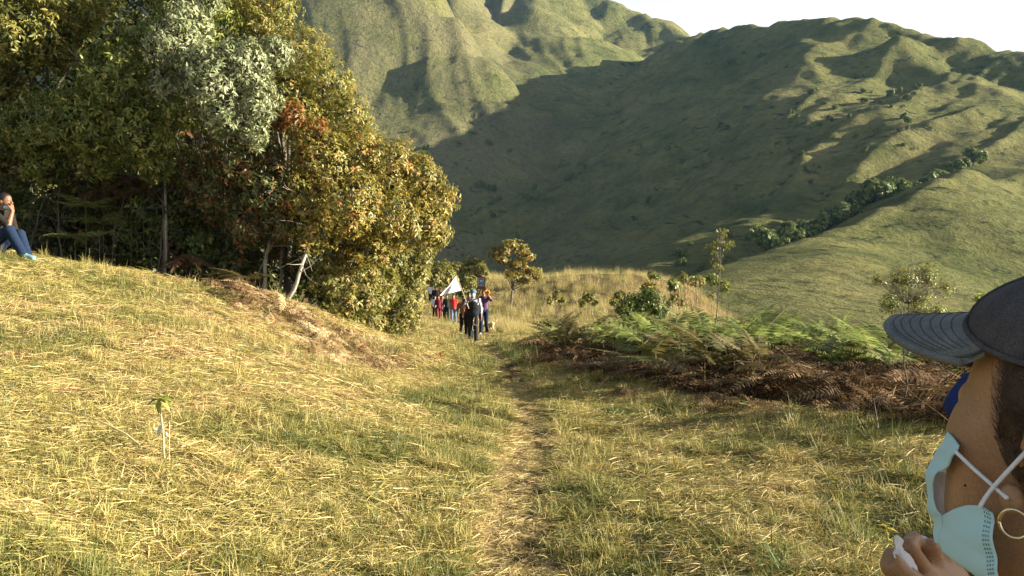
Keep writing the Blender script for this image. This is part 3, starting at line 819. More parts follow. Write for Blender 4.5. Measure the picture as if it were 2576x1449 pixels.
    tree('forest_tree', 'shaded green tree hanging over the seated man', at(-40, 16.4),
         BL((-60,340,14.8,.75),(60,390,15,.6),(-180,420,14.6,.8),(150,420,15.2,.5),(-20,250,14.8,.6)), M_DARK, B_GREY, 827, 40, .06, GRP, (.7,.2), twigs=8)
    # the leafy skirt of bushes down to the path
    sk = [('shrub', 'yellow green bush at the foot of the golden orange tree', 850, 16, [(830,690,15.2,.45),(890,650,15.4,.5),(860,760,15.2,.42),(920,740,15.6,.45)]),
          ('shrub', 'tall leafy bush between the golden orange tree and the flag', 990, 18, [(980,650,16.6,.55),(1030,690,17,.5),(950,720,16.2,.5),(1010,760,16.8,.45),(1060,640,17,.35)]),
          ('shrub', 'low bush with dry tips beside the path left of the walkers', 960, 17, [(930,810,16.2,.35),(990,810,16.8,.35),(880,810,15.8,.32),(1030,800,17.4,.3)]),
          ('shrub', 'bush beyond the wood corner, just left of the walkers at the back', 1065, 30, [(1020,700,27,.65),(1048,676,29,.5),(1005,745,27,.6),(1040,735,28,.4)])]
    for k, (nm, lb, px, Y, bl) in enumerate(sk):
        tree(nm, lb, at(px, Y), BL(*bl), M_SHRUB, B_GREY, 840+k, 62 if Y < 25 else 22, .03, 'bushes at the foot of the wood', (.5,.2), cat='shrub',
             leaf=dict(L=(.07,.13) if Y < 25 else (.12,.2), W=.4, droop=.35), twigs=12, crown='foliage', shell=.35, bare=4)
    # two pale leaning trunks that stand free of the leaves and the poles in the shade
    poles = [((722,770,14.2),(752,690,14.15),(785,590,14.4),.042,B_PALE,'thin pale trunk leaning right at the front of the wood'),
             ((662,715,14.9),(672,640,14.9),(682,560,15),.04,B_PALE,'straight pale mottled trunk left of the leaning one'),
             ((416,640,15.2),(418,520,15.2),(408,380,15.1),.035,B_PALE,'slim pale trunk standing alone in the dark undergrowth')]
    for k, (a, b, c, r, m, lb) in enumerate(poles):
        rng = np.random.default_rng(860+k)
        pa = P(*a); pa[2] = float(ground_h(pa[:1], pa[1:2])[0]) - .05
        root = empty('young_tree', pa, lb, 'tree', 'slim trunks in the undergrowth')
        q = np.array([pa, P(*b), P(*c)]); t = np.linspace(0, 2, 9)
        pts = np.column_stack([np.interp(t, [0, 1, 2], q[:, i]) for i in range(3)]) + rng.normal(size=(9, 3))*.012
        J = Join(); V, F = tube(pts, np.linspace(r, r*.55, 9), 6); J.add(V, F)
        link('trunk', J.mesh('trunk', m, True, root), root)
        J = Join()
        for i in range(7):
            s = pts[rng.integers(4, 9)]; d = unit(rng.normal(size=3) + (0, -.6, .35)); V, F = tube(curve_pts(s, s + d*rng.uniform(.3, .9), rng, .3, 6), np.linspace(.008, .002, 6), 4, False); J.add(V, F)
        link('branches', J.mesh('branches', m, True, root), root)
        tp, od = blob_tips([(pts[-1] + (0, 0, .1), .42)], 30, rng, .4)
        V, F, A = whorl_leaves(tp, od, rng, tint=(.6,.2))
        link('crown', mesh_np('crown', rel(V, root), F, M_GREEN if k == 2 else M_GOLD, False, {'tint': A}), root)
    rng = np.random.default_rng(880)
    for k in range(16):
        px = rng.uniform(-60, 640); Y = rng.uniform(14.2, 17.5)
        x, y = at(px, Y); z = float(ground_h(np.array([x]), np.array([y]))[0]) - .05
        root = empty('bare_sapling', (x, y, z), 'thin bare stem rising in the dark shade under the canopy', 'sapling', 'bare stems in the undergrowth')
        H = rng.uniform(1.2, 2.3); top = np.array((x + rng.normal(0, .3), y + rng.normal(0, .2), z + H))
        pts = curve_pts((x, y, z), top, rng, .15, 8)
        J = Join(); V, F = tube(pts, np.linspace(rng.uniform(.010, .022), .005, 8), 5, False); J.add(V, F)
        link('trunk', J.mesh('trunk', B_GREY, True, root), root)
        J = Join()
        for i in range(9):
            s = pts[rng.integers(2, 8)]; d = unit(rng.normal(size=3) + (0, 0, .25)); V, F = tube(curve_pts(s, s + d*rng.uniform(.25, .8), rng, .3, 5), np.linspace(.007, .002, 5), 4, False); J.add(V, F)
        link('branches', J.mesh('branches', B_GREY, True, root), root)
make_forest()
# ------------------------------------------------------------------ plants of the open ground
def gz(x, y): return float(ground_h(np.array([float(x)]), np.array([float(y)]))[0])
M_FERN = leaf_mat('fern_frond', [(0, (.08,.11,.025)), (.35, (.21,.25,.06)), (.65, (.36,.39,.13)), (.8, (.36,.30,.11)), (1, (.36,.3,.13))], trans=.5, rough=.5)
M_FERNB = leaf_mat('yellowed_frond', [(0, (.07,.07,.02)), (.5, (.16,.13,.045)), (.8, (.3,.2,.09)), (1, (.35,.25,.13))], trans=.4, rough=.6)
M_FERND = leaf_mat('dry_frond', [(0, (.05,.025,.012)), (.5, (.14,.07,.03)), (1, (.3,.2,.1))], trans=.25, rough=.7)
def make_ferns():
    fr = {}
    for key, m in (('g', M_FERN), ('y', M_FERNB), ('d', M_FERND)):
        fr[key] = []
        for s in range(5):
            r = np.random.default_rng(1000+s)
            fr[key].append(frond(r.uniform(.75, 1.0), 24, .30, r.uniform(.1, .85), r.uniform(.05, .45), r, .24, .08).mesh('frond', m, False))
    stalk = Join(); V, F = tube([(0,0,-.05),(.01,0,.25),(0,.01,.55)], [.006,.005,.003], 4, False); stalk.add(V, F, .7)
    stk = {k: stalk.mesh('stalk', m, True) for k, m in (('g', M_FERN), ('y', M_FERNB), ('d', M_FERND))}
    spots = []
    rng = np.random.default_rng(1010)
    # (photo px range, depth range, count, mostly green?)
    for (x0, x1, Y0, Y1, n, g) in ((1400,1600,17,21,20,.3),(1560,1800,14.5,20,30,.8),(1780,2000,13.5,18,36,.82),(1980,2250,12.5,17,42,.85),(2230,2500,11.5,15,28,.85),(2480,2700,10.5,14,10,.7),(1330,1460,19,23,10,.1),(1500,2300,11.5,14,22,.12)):
        for k in range(n):
            spots.append((rng.uniform(x0, x1), rng.uniform(Y0, Y1), g))
    for k, (px, Y, g) in enumerate(spots):
        x, y = at(px, Y)
        u = rng.uniform(); key = 'g' if u < g else ('y' if u < g + (1-g)*.5 else 'd')
        where = ('left end of the thicket by the path' if px < 1560 else 'middle of the thicket left of the tall slim sapling' if px < 1790
                 else 'thicket right of the tall slim sapling' if px < 2230 else 'right end of the thicket by the cap brim')
        lab = {'g': 'green bracken fern in the %s', 'y': 'yellowed bracken fern in the %s', 'd': 'dry brown bracken fern in the %s'}[key] % where
        root = empty('bracken_fern', (x, y, gz(x, y)), lab, 'fern', 'bracken ferns of the thicket', rng.uniform(0, 6.28))
        sc = rng.uniform(.8, 1.45)*(.75 if key == 'd' else 1)*(.8 if px < 1480 else 1)
        o = link('stalk', stk[key], root); o.scale = (1, 1, sc*1.1)
        nf = int(rng.integers(5, 8))
        for i in range(nf):
            o = link('frond', fr[key][int(rng.integers(5))], root)
            o.location = (0, 0, sc*rng.uniform(.12, .56)); o.scale = (sc,)*3
            o.rotation_euler = (rng.normal(0, .25), rng.uniform(-.55, .1) + (.45 if key == 'd' else 0), i*6.283/nf + rng.normal(0, .35))
    # shaded ferns at the edge of the wood
    for k, (px, py, Y, key) in enumerate(((215,520,14.6,'g'),(250,560,14.8,'g'),(190,600,14.4,'g'),(290,430,15,'d'),(330,440,15.1,'d'),(360,470,15.2,'d'),(260,470,15,'d'),(470,640,14.4,'d'),(610,700,14.3,'y'))):
        p = P(px, py, Y); z0 = gz(p[0], p[1])
        root = empty('fern', (p[0], p[1], z0), {'g': 'green fern in the deep shade behind the seated man', 'd': 'withered fern hanging in the shade of the wood', 'y': 'yellowing fern at the foot of the pale trunks'}[key], 'fern', 'ferns in the undergrowth', k*1.3)
        h = max(.1, p[2]-z0)
        o = link('stalk', stk[key], root); o.scale = (1, 1, h/.55)
        for i in range(7):
            o = link('frond', fr[key][i % 5], root); o.location = (0, 0, h); o.scale = (.8,)*3
            o.rotation_euler = (rng.normal(0, .3), .5 if key == 'd' else -.1, i*.9)
make_ferns()

def make_meadow_plants():
    # the small round-topped tree on the meadow
    def tb(*a): return [(P(px, py, 40), r) for px, py, r in a]
    tree('meadow_tree', 'small golden brown tree standing alone on the meadow behind the walkers', at(1285, 57),
         [(P(px, py, Y), (rx, rx, rz)) for px, py, Y, rx, rz in ((1262,628,57,.74,.37),(1300,622,57.4,.78,.4),(1282,612,56.7,.64,.28),(1325,645,57,.65,.37),(1262,655,56.6,.68,.31),(1300,665,57,.78,.37),(1335,680,57.3,.65,.31),(1350,695,56.7,.43,.23),(1290,690,56.7,.57,.31),(1240,640,57,.43,.23),(1318,705,57,.5,.28))],
         M_GOLD, B_GREY, 1100, 26, .10, None, (.6,.16), leaf=dict(L=(.14,.24), W=.5, droop=.3), fork=.42, twigs=10, shell=.25, lumpy=.8)
    sh = [(1150,690,62,.9),(1190,680,58,1.0),(1110,685,50,.8),(1180,715,52,.7),(1400,742,50,.3),(1480,748,45,.3),(1560,745,48,.35),(1700,750,44,.3),(1120,700,70,.7)]
    for k, (px, py, Y, r) in enumerate(sh):
        tree('meadow_shrub', ['yellow green shrub on the meadow edge behind the flag', 'taller leafy shrub on the meadow edge left of the lone golden tree', 'small shrub in the dry meadow grass right of the lone golden tree'][0 if px < 1170 else 1 if px < 1300 else 2],
             at(px, Y), [(P(px, py, Y), r), (P(px+14, py+10, Y+.4), r*.8), (P(px-16, py+14, Y-.3), r*.7)], M_SHRUB, B_GREY, 1120+k, 22, .03, 'shrubs on the meadow', (.45,.2), cat='shrub',
             leaf=dict(L=(.16,.28), W=.45, droop=.2), crown='foliage', shell=.3, twigs=6)
    ridge = [(1640,690,62,.4),(1750,705,40,.35),(1790,700,44,.4),(1720,700,48,.35),(1690,715,30,.25),(1500,700,76,.45),(1820,720,36,.3),(1630,720,26,.22)]
    for k, (px, py, Y, r) in enumerate(ridge):
        tree('ridge_shrub', 'low leafy shrub along the crest above the fern thicket', at(px, Y), [(P(px, py, Y), r), (P(px+12, py+6, Y), r*.7)], M_SHRUB if k % 2 else M_GREEN, B_GREY, 1140+k, 26, .02, 'shrubs along the crest', (.55,.2), cat='shrub',
             leaf=dict(L=(.1,.2), W=.45, droop=.2), crown='foliage', shell=.3, twigs=6)
    tree('round_bush', 'dense dark green bush rising out of the ferns', at(1620, 21), BL((1600,770,21,.38),(1640,760,21,.36),(1570,785,20.8,.3),(1625,745,21.2,.25),(1660,780,21,.25)), M_GREEN, B_GREY, 1160, 120, .03, None, (.35,.2), cat='bush',
         leaf=dict(L=(.06,.1), W=.4, droop=.0), crown='foliage', twigs=14)
    # tall slim sapling leaning over the ferns
    def slim(name, label, base, top, blobs, seed, r, lm, leaf, dens, cat='sapling'):
        rng = np.random.default_rng(seed); b = P(*base); b[2] = gz(b[0], b[1])-.03; t = P(*top)
        root = empty(name, b, label, cat)
        pts = curve_pts(b, t, rng, .12, 9); J = Join(); V, F = tube(pts, np.linspace(r, r*.3, 9), 5, False); J.add(V, F)
        link('trunk', J.mesh('trunk', B_GREY, True, root), root)
        B = BL(*blobs); tips, od = blob_tips(B, dens, rng, .1)
        J = Join()
        for q in tips:
            w = pts[int(np.clip(np.argmin(np.linalg.norm(pts-(q-(0,0,.18)), axis=1)), 2, 8))]
            V, F = tube(curve_pts(w, q, rng, .2, 4), np.linspace(r*.2, .001, 4), 3, False); J.add(V, F)
        link('branches', J.mesh('branches', B_GREY, True, root), root)
        V, F, A = whorl_leaves(tips, od, rng, **leaf)
        link('crown', mesh_np('crown', rel(V, root), F, lm, False, {'tint': A}), root)
        return root
    slim('sapling', 'tall slim leaning sapling with a leafy tip above the fern thicket', (1778,830,15.5), (1812,575,15.6),
         ((1815,585,15.6,.14),(1800,620,15.6,.2),(1830,615,15.6,.16),(1805,660,15.6,.16),(1790,740,15.5,.1)), 1170, .014, M_SHRUB, dict(L=(.05,.10), W=.36, droop=.3, per=(4,6), tint=(.4,.15)), 55)
    slim('twiggy_shrub', 'airy shrub of fine twigs and tiny leaves above the cap brim', (2268,850,9.5), (2285,670,9.5),
         ((2270,700,9.5,.22),(2330,690,9.6,.22),(2240,760,9.4,.18),(2380,720,9.7,.15),(2310,760,9.5,.22),(2210,700,9.4,.12),(2360,780,9.6,.14)), 1171, .012, M_GREEN, dict(L=(.016,.032), W=.5, droop=.2, per=(7,11), tint=(.7,.2)), 210, 'shrub')
    slim('lime_plant', 'bright lime leaved plant just left of the cap crown', (2480,820,7.5), (2478,752,7.5),
         ((2470,752,7.5,.06),(2500,755,7.5,.05),(2485,765,7.5,.06)), 1172, .008, leaf_mat('lime_leaf', [(0, (.14,.19,.03)), (.5, (.3,.36,.05)), (1, (.45,.48,.1))], trans=.5), dict(L=(.05,.085), W=.36, droop=.7, per=(5,7), tint=(.5,.2)), 220, 'plant')
    # plume grass stalks
    rng = np.random.default_rng(1180)
    M_PLUME = leaf_mat('plume', [(0, (.3,.2,.1)), (.5, (.45,.33,.18)), (1, (.55,.44,.28))], trans=.3, rough=.8)
    for k, (px, Y) in enumerate(((1712,17.5),(1722,17.6),(1735,17.4),(1752,17.8),(1744,17.5),(1668,18))):
        x, y = at(px, Y); z = gz(x, y); H = EYE - (712+rng.uniform(0, 30)-724.5)/FPX*Y - z
        root = empty('plume_grass', (x, y, z), 'tall tawny grass stalk with a feathery plume above the ferns', 'grass stalk', 'plume grass stalks')
        lean = rng.normal(0, .05, 2); pts = np.array([(x + lean[0]*t*t, y + lean[1]*t*t, z + H*t) for t in np.linspace(0, 1, 6)])
        J = Join(); V, F = tube(pts, np.linspace(.005, .002, 6), 4, False); J.add(V, F, .5); link('stem', J.mesh('stem', M_PLUME, True, root), root)
        m = 90; t = rng.uniform(.72, 1.0, m); p = np.column_stack([np.interp(t, np.linspace(0, 1, 6), pts[:, c]) for c in range(3)])
        d = rand_dirs(m, rng)*.4 + (0, 0, 1.0)
        V, F = leaf_arrays(p, unit(d), rand_dirs(m, rng), np.full(m, .09), np.full(m, .012), np.full(m, .1))
        link('plume', mesh_np('plume', rel(V, root), F, M_PLUME, False, {'tint': np.repeat(rng.uniform(0, 1, m), 5)}), root)

    # single leaves as parts: plants small enough to count their leaves
    def leaf_part(root, p, d, n, L, W, curl, m, tint, label=None):
        V, F = leaf_arrays(np.array([p]), unit(np.array([d], float)), unit(np.array([n], float)), np.array([L]), np.array([W]), np.array([curl]))
        o = link('leaf', mesh_np('leaf', rel(V, root), F, m, False, {'tint': np.full(5, tint)}), root)
        if label: o['label'] = label
    rng = np.random.default_rng(1190)
    b = P(416, 1160, 4.95); b[2] = gz(b[0], b[1]); s = 4.95/FPX
    root = empty('seedling', b, 'planted seedling with drooping green top leaves and pale tag in the mown grass', 'seedling')
    st = np.array([b + np.array((dx*s, 0, dy*s)) for dx, dy in ((2,-10),(-4,30),(-5,70),(-9,110),(-14,150),(-14,170))])
    J = Join(); V, F = tube(st, [.007,.0065,.006,.0055,.005,.003], 6); J.add(V, F, .8)
    link('stem', J.mesh('stem', leaf_mat('seedling_stem', [(0, (.2,.17,.08)), (1, (.42,.36,.2))], trans=.0), True, root), root)
    top = st[-1]; ML = leaf_mat('seedling_leaf', [(0, (.10,.13,.02)), (.5, (.24,.27,.04)), (1, (.4,.38,.1))], trans=.45)
    for d, L, t in (((-.8,-.1,-.25),.11,.15),((.0,-.5,-.9),.10,.55),((.75,-.2,-.55),.105,.8),((.6,-.1,.1),.09,.5),((-.3,.2,.35),.07,.35),((.9,.3,-.05),.08,.6)):
        leaf_part(root, top, d, (0, -.4, 1), L, L*.38, .35, ML, t)
    leaf_part(root, st[3] - (0,.004,.01), (-.2,-.2,-1), (0,-1,.1), .085, .05, .1, leaf_mat('faded_leaf', [(0, (.55,.55,.42)), (1, (.6,.6,.5))], trans=.3), .5, 'dried pale leaf clinging to the stem')
    tagm = surf_mat('paper_tag', (.75,.75,.72), (.82,.82,.8), 40, .8)
    q = st[2] + (.012, -.01, .012)
    V = q + np.array([(0,0,.03),(.014,-.003,.026),(.022,-.002,-.004),(.004,.002,-.008),(.0,.004,.031),(.014,.001,.027),(.022,.002,-.003),(.004,.006,-.007)])
    link('tag', mesh_np('tag', rel(V, root), np.array([[3,2,1,0],[4,5,6,7],[0,1,5,4],[1,2,6,5],[2,3,7,6],[3,0,4,7]]), tagm), root)
    J = Join(); V, F = tube([b + (.03, -.01, -.01), b + (.028, -.012, .10), b + (.03, -.012, .27)], [.003,.003,.0025], 5, False); J.add(V, F, .6)
    link('stake', J.mesh('stake', hay_flat, True, root), root)
    # one long straw lying across the grass
    a = P(150, 1085, 5.3); c = P(352, 1138, 5.0); pts = np.array([a + (c-a)*t for t in np.linspace(0, 1, 7)])
    pts[:, 2] = ground_h(pts[:, 0], pts[:, 1]) + np.linspace(.12, .05, 7)
    J = Join(); V, F = tube(pts, np.linspace(.003, .0065, 7), 5, False); J.add(V, F, .8)
    tag(link('straw', J.mesh('straw', hay_flat, True)), 'long pale straw lying on the grass left of the seedling', 'straw')
    # broad pale leaves at the left edge, red sprig by the path, yellow weed near the hand
    for nm, lb, (px, py, Y), n, L, m, tr in (
        ('leafy_weed', 'pale green broad leaved weed at the left edge of the grass', (12,1040,5.3), 9, (.06,.10), M_SILVER, (.5,.9)),
        ('leafy_weed', 'weed with yellow green leaves in the grass left of the hand', (2230,1345,4.75), 8, (.04,.07), leaf_mat('yellow_leaf', [(0, (.4,.3,.04)), (1, (.6,.5,.08))], trans=.4), (.2,.9)),
        ('red_leaf_sprig', 'sprig of orange red leaves on the mown slope left of the path', (1108,940,14.2), 12, (.10,.17), M_RED, (.5,1)),
        ('green_sprig', 'small green leaved sprig left of the red leaf sprig', (1080,905,15), 9, (.10,.16), M_GREEN, (.4,.9))):
        b = P(px, py, Y); b[2] = gz(b[0], b[1])
        root = empty(nm, b, lb, 'plant'); H = L[1]*2.2
        J = Join(); V, F = tube([b, b + (.01, 0, H*.5), b + (-.01, 0, H)], [.004,.0035,.002], 5, False); J.add(V, F, .4); link('stem', J.mesh('stem', m, True, root), root)
        for i in range(n):
            an = i*2.4; d = (math.cos(an), math.sin(an), rng.uniform(-.3, .7))
            leaf_part(root, b + (0, 0, H*rng.uniform(.3, 1)), d, (0, 0, 1), rng.uniform(*L), rng.uniform(*L)*.42, rng.uniform(.1, .4), m, rng.uniform(*tr))
    # upright green tufts where the path enters the ferns, a few lone stalks
    M_TUFT = leaf_mat('green_blade', [(0, (.06,.09,.025)), (.5, (.14,.19,.05)), (1, (.3,.3,.1))], trans=.4)
    for k, (px, py, Y, n, ln, wd) in enumerate(((1290,915,16.5,90,(.25,.55),.006),(1330,905,17,90,(.25,.6),.006),(1310,930,15.5,80,(.2,.45),.006),(1360,930,15.6,60,(.2,.4),.006),(1275,890,19,60,(.25,.5),.007),(1250,870,21,60,(.25,.5),.008),(2020,1060,8.6,22,(.15,.35),.006),(2170,1075,7.6,26,(.2,.45),.006),(2260,1095,6.9,20,(.15,.4),.006),(1880,1010,10,18,(.2,.45),.006),(2130,1330,4.9,40,(.12,.3),.005),(1960,1420,4.4,60,(.15,.35),.005))):
        x, y = at(px, Y); r = np.random.default_rng(1200+k); root = empty('grass_tuft', (x, y, gz(x, y)), None)
        J = Join()
        for i in range(n):
            V, F = blade(np.array((r.normal(0, .1), r.normal(0, .1), -.01)), r.uniform(0, 6.28), r.uniform(*ln), wd, r.uniform(.8, 1.5), r.uniform(.0, .4), 4, r.uniform(-1, 1)); J.add(V, F, r.uniform(0, .8))
        link('blades', J.mesh('blades', M_TUFT, False), root)
        tag(root, 'upright green grass tuft on the right side of the path before the ferns' if k < 6 else 'fresh green grass tuft at the edge of the brown bracken' if k < 10 else 'green grass tuft in the mown hay at the lower right', 'grass tuft', 'green grass tufts')
hay_flat = leaf_mat('straw_stalk', [(0, (.3,.22,.09)), (.5, (.5,.4,.19)), (1, (.62,.52,.3))], trans=.05)
make_meadow_plants()

def make_hill_trees():
    """the trees that fill the gully below the right-hand spur, and scrub on the faces: cheap crowns of leaf sprays"""
    protos = []
    for s in range(4):
        r = np.random.default_rng(1300+s)
        B = [(np.array((r.normal(0, .5), r.normal(0, .5), r.uniform(.9, 2.0))), r.uniform(.5, .9)) for _ in range(5)]
        tips, od = blob_tips(B, 9, r, .6)
        V, F, A = whorl_leaves(tips, od, r, per=(4, 6), L=(.25,.5), W=.6, droop=.2, tint=(.5,.2))
        cr = mesh_np('crown', V, F, M_HILL, False, {'tint': A})
        J = Join(); Vt, Ft = tube([(0,0,-.6),(.05,0,.5),(0,.05,1.3)], [.1,.08,.05], 5, False); J.add(Vt, Ft, .5)
        protos.append((cr, J.mesh('trunk', B_GREY, True)))
    rng = np.random.default_rng(1310)
    spots = []
    for (px, py, Y) in ((2080,552,176),(2095,530,182),(2120,540,178),(2140,510,186),(2165,520,184),(2190,500,188),(2160,490,194),(2210,480,192),(2180,470,200),(2235,470,196),(2260,455,200),(2240,440,206),(2280,440,206),(2300,420,212),(2330,415,214),(2350,405,218),(2310,440,206),(2370,410,218),(2400,405,222),(2425,398,225),(2450,400,228),(2120,560,172),(2060,560,174),(2010,570,172),(2040,585,164),(1990,590,164),(1960,600,158),(2000,610,156),(1930,615,152),(2205,515,184),(2140,545,176)):
        spots.append((px, Y, rng.uniform(1.5, 2.5), 'tree filling the gully left of the sunlit right hand spur', 'gully_tree', 'tree', 'trees in the gully'))
    for k in range(14):
        px = rng.uniform(1660, 1950); Y = 175 - (px-1660)*.0 + rng.uniform(-25, 20)
        spots.append((px, Y, rng.uniform(.5, .9), 'small bush on the brownish spur behind the tall slim sapling', 'hill_bush', 'bush', 'bushes on the spur'))
    for k in range(40):
        px = rng.uniform(1980, 2320); Y = rng.uniform(240, 330)
        spots.append((px, Y, rng.uniform(.5, 1.0), 'bush scattered over the broken face of the right hand hill', 'hill_bush', 'bush', 'bushes on the right hand hill'))
    for k in range(30):
        px = rng.uniform(900, 1500); Y = rng.uniform(330, 430)
        spots.append((px, Y, rng.uniform(.8, 1.6), 'dark bush in the shaded valley between the two hills', 'hill_bush', 'bush', 'bushes in the valley'))
    for i, (px, Y, s, lb, nm, ct, gp) in enumerate(spots):
        x, y = at(px, Y); z = hills_z(x, y)
        root = empty(nm, (x, y, z - .2*s), lb, ct, gp, rng.uniform(0, 6.28)); root.scale = (s, s, s*rng.uniform(.8, 1.2))
        a, b = protos[i % 4]; link('crown', a, root); link('trunk', b, root)
M_HILL = leaf_mat('hill_tree_leaf', [(0, (.04,.065,.018)), (.4, (.11,.145,.036)), (.75, (.20,.23,.06)), (1, (.28,.28,.09))], trans=.25, rough=.6)
make_hill_trees()
# ------------------------------------------------------------------ bodies: smooth unions of tapered limbs, meshed on a grid
class Blob:
    """distance field on a grid; limbs and masses melt into one continuous surface"""
    def __init__(s, lo, hi, h):
        s.lo = np.array(lo, float); s.h = h
        n = np.ceil((np.array(hi)-s.lo)/h).astype(int) + 2
        s.ax = [s.lo[i] + h*np.arange(n[i]) for i in range(3)]
        s.f = np.full(n, 1.0, np.float32)
    def _sub(s, lo, hi):
        sl = []
        for i in range(3):
            a = int(np.clip(np.floor((lo[i]-s.lo[i])/s.h), 0, len(s.ax[i])-1)); b = int(np.clip(np.ceil((hi[i]-s.lo[i])/s.h)+1, 0, len(s.ax[i])))
            sl.append(slice(a, max(a, b)))
        g = np.meshgrid(*[s.ax[i][sl[i]].astype(np.float32) for i in range(3)], indexing='ij')
        return tuple(sl), g
    def _put(s, sl, d, k, cut=False):
        a = s.f[sl]
        if cut:
            s.f[sl] = np.maximum(a, -d); return
        if k > 0:
            hh = np.maximum(k-np.abs(a-d), 0)/k
            s.f[sl] = np.minimum(a, d) - hh*hh*k*.25
        else: s.f[sl] = np.minimum(a, d)
    def limb(s, a, b, ra, rb, k=.02, cut=False):
        a = np.asarray(a, float); b = np.asarray(b, float); m = max(ra, rb)+k+2*s.h
        sl, (X, Y, Z) = s._sub(np.minimum(a, b)-m, np.maximum(a, b)+m)
        if X.size == 0: return s
        d = b-a; L2 = max(float(d@d), 1e-9)
        t = np.clip(((X-a[0])*d[0]+(Y-a[1])*d[1]+(Z-a[2])*d[2])/L2, 0, 1)
        q = np.sqrt((X-a[0]-t*d[0])**2+(Y-a[1]-t*d[1])**2+(Z-a[2]-t*d[2])**2) - (ra+t*(rb-ra))
        s._put(sl, q, k, cut); return s
    def chain(s, pts, rad, k=.02):
        for i in range(len(pts)-1): s.limb(pts[i], pts[i+1], rad[i], rad[i+1], k)
        return s
    def egg(s, c, r, k=.03, R=None, cut=False):
        c = np.asarray(c, float); r = np.asarray(r, float)*np.ones(3); m = r.max()+k+2*s.h
        sl, (X, Y, Z) = s._sub(c-m, c+m)
        if X.size == 0: return s
        X = X-c[0]; Y = Y-c[1]; Z = Z-c[2]
        if R is not None:
            R = np.asarray(R); X, Y, Z = (R[0,0]*X+R[1,0]*Y+R[2,0]*Z, R[0,1]*X+R[1,1]*Y+R[2,1]*Z, R[0,2]*X+R[1,2]*Y+R[2,2]*Z)
        k0 = np.sqrt((X/r[0])**2+(Y/r[1])**2+(Z/r[2])**2); k1 = np.sqrt((X/r[0]**2)**2+(Y/r[1]**2)**2+(Z/r[2]**2)**2)+1e-6
        s._put(sl, k0*(k0-1)/k1, k, cut); return s
    def keep(s, p, n):
        """cut everything on the side the normal n points to"""
        p = np.asarray(p, float); n = np.asarray(n, float)/np.linalg.norm(n)
        X, Y, Z = np.meshgrid(*[a.astype(np.float32) for a in s.ax], indexing='ij')
        s.f = np.maximum(s.f, (X-p[0])*n[0]+(Y-p[1])*n[1]+(Z-p[2])*n[2]); return s
    def hit(s, o, d, t0, t1, n=500):
        t = np.linspace(t0, t1, n); p = np.asarray(o)[None] + np.asarray(d)[None]*t[:, None]
        ix = np.round((p-s.lo)/s.h).astype(int); ok = np.all((ix >= 0) & (ix < np.array(s.f.shape)), axis=1)
        v = np.ones(n); v[ok] = s.f[ix[ok, 0], ix[ok, 1], ix[ok, 2]]
        w = np.where(v < 0)[0]
        return t[w[0]] if len(w) else None
    def surface(s):
        f = s.f; f[0] = f[-1] = 1; f[:, 0] = f[:, -1] = 1; f[:, :, 0] = f[:, :, -1] = 1
        ins = f < 0
        n = np.array(f.shape)
        c = np.zeros(n-1, np.uint8)
        for dx in (0, 1):
            for dy in (0, 1):
                for dz in (0, 1): c += ins[dx:n[0]-1+dx, dy:n[1]-1+dy, dz:n[2]-1+dz]
        I = np.argwhere((c > 0) & (c < 8))
        vid = np.full(n-1, -1, np.int32); vid[I[:, 0], I[:, 1], I[:, 2]] = np.arange(len(I))
        acc = np.zeros((len(I), 3)); cnt = np.zeros(len(I))
        for ax in range(3):
            o = [i for i in range(3) if i != ax]
            for u in (0, 1):
                for v in (0, 1):
                    a = I.copy(); a[:, o[0]] += u; a[:, o[1]] += v; b = a.copy(); b[:, ax] += 1
                    fa = f[a[:, 0], a[:, 1], a[:, 2]]; fb = f[b[:, 0], b[:, 1], b[:, 2]]
                    m = (fa < 0) != (fb < 0); t = fa/(fa-fb+1e-12)
                    p = a.astype(float); p[:, ax] += t
                    acc[m] += p[m]; cnt[m] += 1
        V = s.lo + s.h*acc/np.maximum(cnt, 1)[:, None]
        Q = []
        for ax in range(3):
            o = [(ax+1) % 3, (ax+2) % 3]
            sl0 = [slice(None)]*3; sl1 = [slice(None)]*3; sl0[ax] = slice(0, -1); sl1[ax] = slice(1, None)
            A = ins[tuple(sl0)]; B = ins[tuple(sl1)]
            E = np.argwhere(A != B)
            E = E[(E[:, o[0]] > 0) & (E[:, o[1]] > 0)]
            flip = ~A[E[:, 0], E[:, 1], E[:, 2]]
            q = []
            for (u, v) in ((0, 0), (1, 0), (1, 1), (0, 1)):
                e = E.copy(); e[:, o[0]] -= u; e[:, o[1]] -= v; q.append(vid[e[:, 0], e[:, 1], e[:, 2]])
            q = np.stack(q, 1); q[flip] = q[flip][:, ::-1]
            Q.append(q)
        Q = np.concatenate(Q); Q = Q[np.all(Q >= 0, axis=1)]
        for _ in range(1):             # one light smoothing pass
            s_ = np.zeros_like(V); c_ = np.zeros(len(V))
            for a, b in ((0, 1), (1, 2), (2, 3), (3, 0)):
                np.add.at(s_, Q[:, a], V[Q[:, b]]); np.add.at(c_, Q[:, a], 1)
            V = V*.5 + .5*s_/np.maximum(c_, 1)[:, None]
        return V, Q[:, ::-1]
    def mesh(s, name, mat, smooth=True):
        V, Q = s.surface()
        return mesh_np(name, V, Q, mat, smooth)

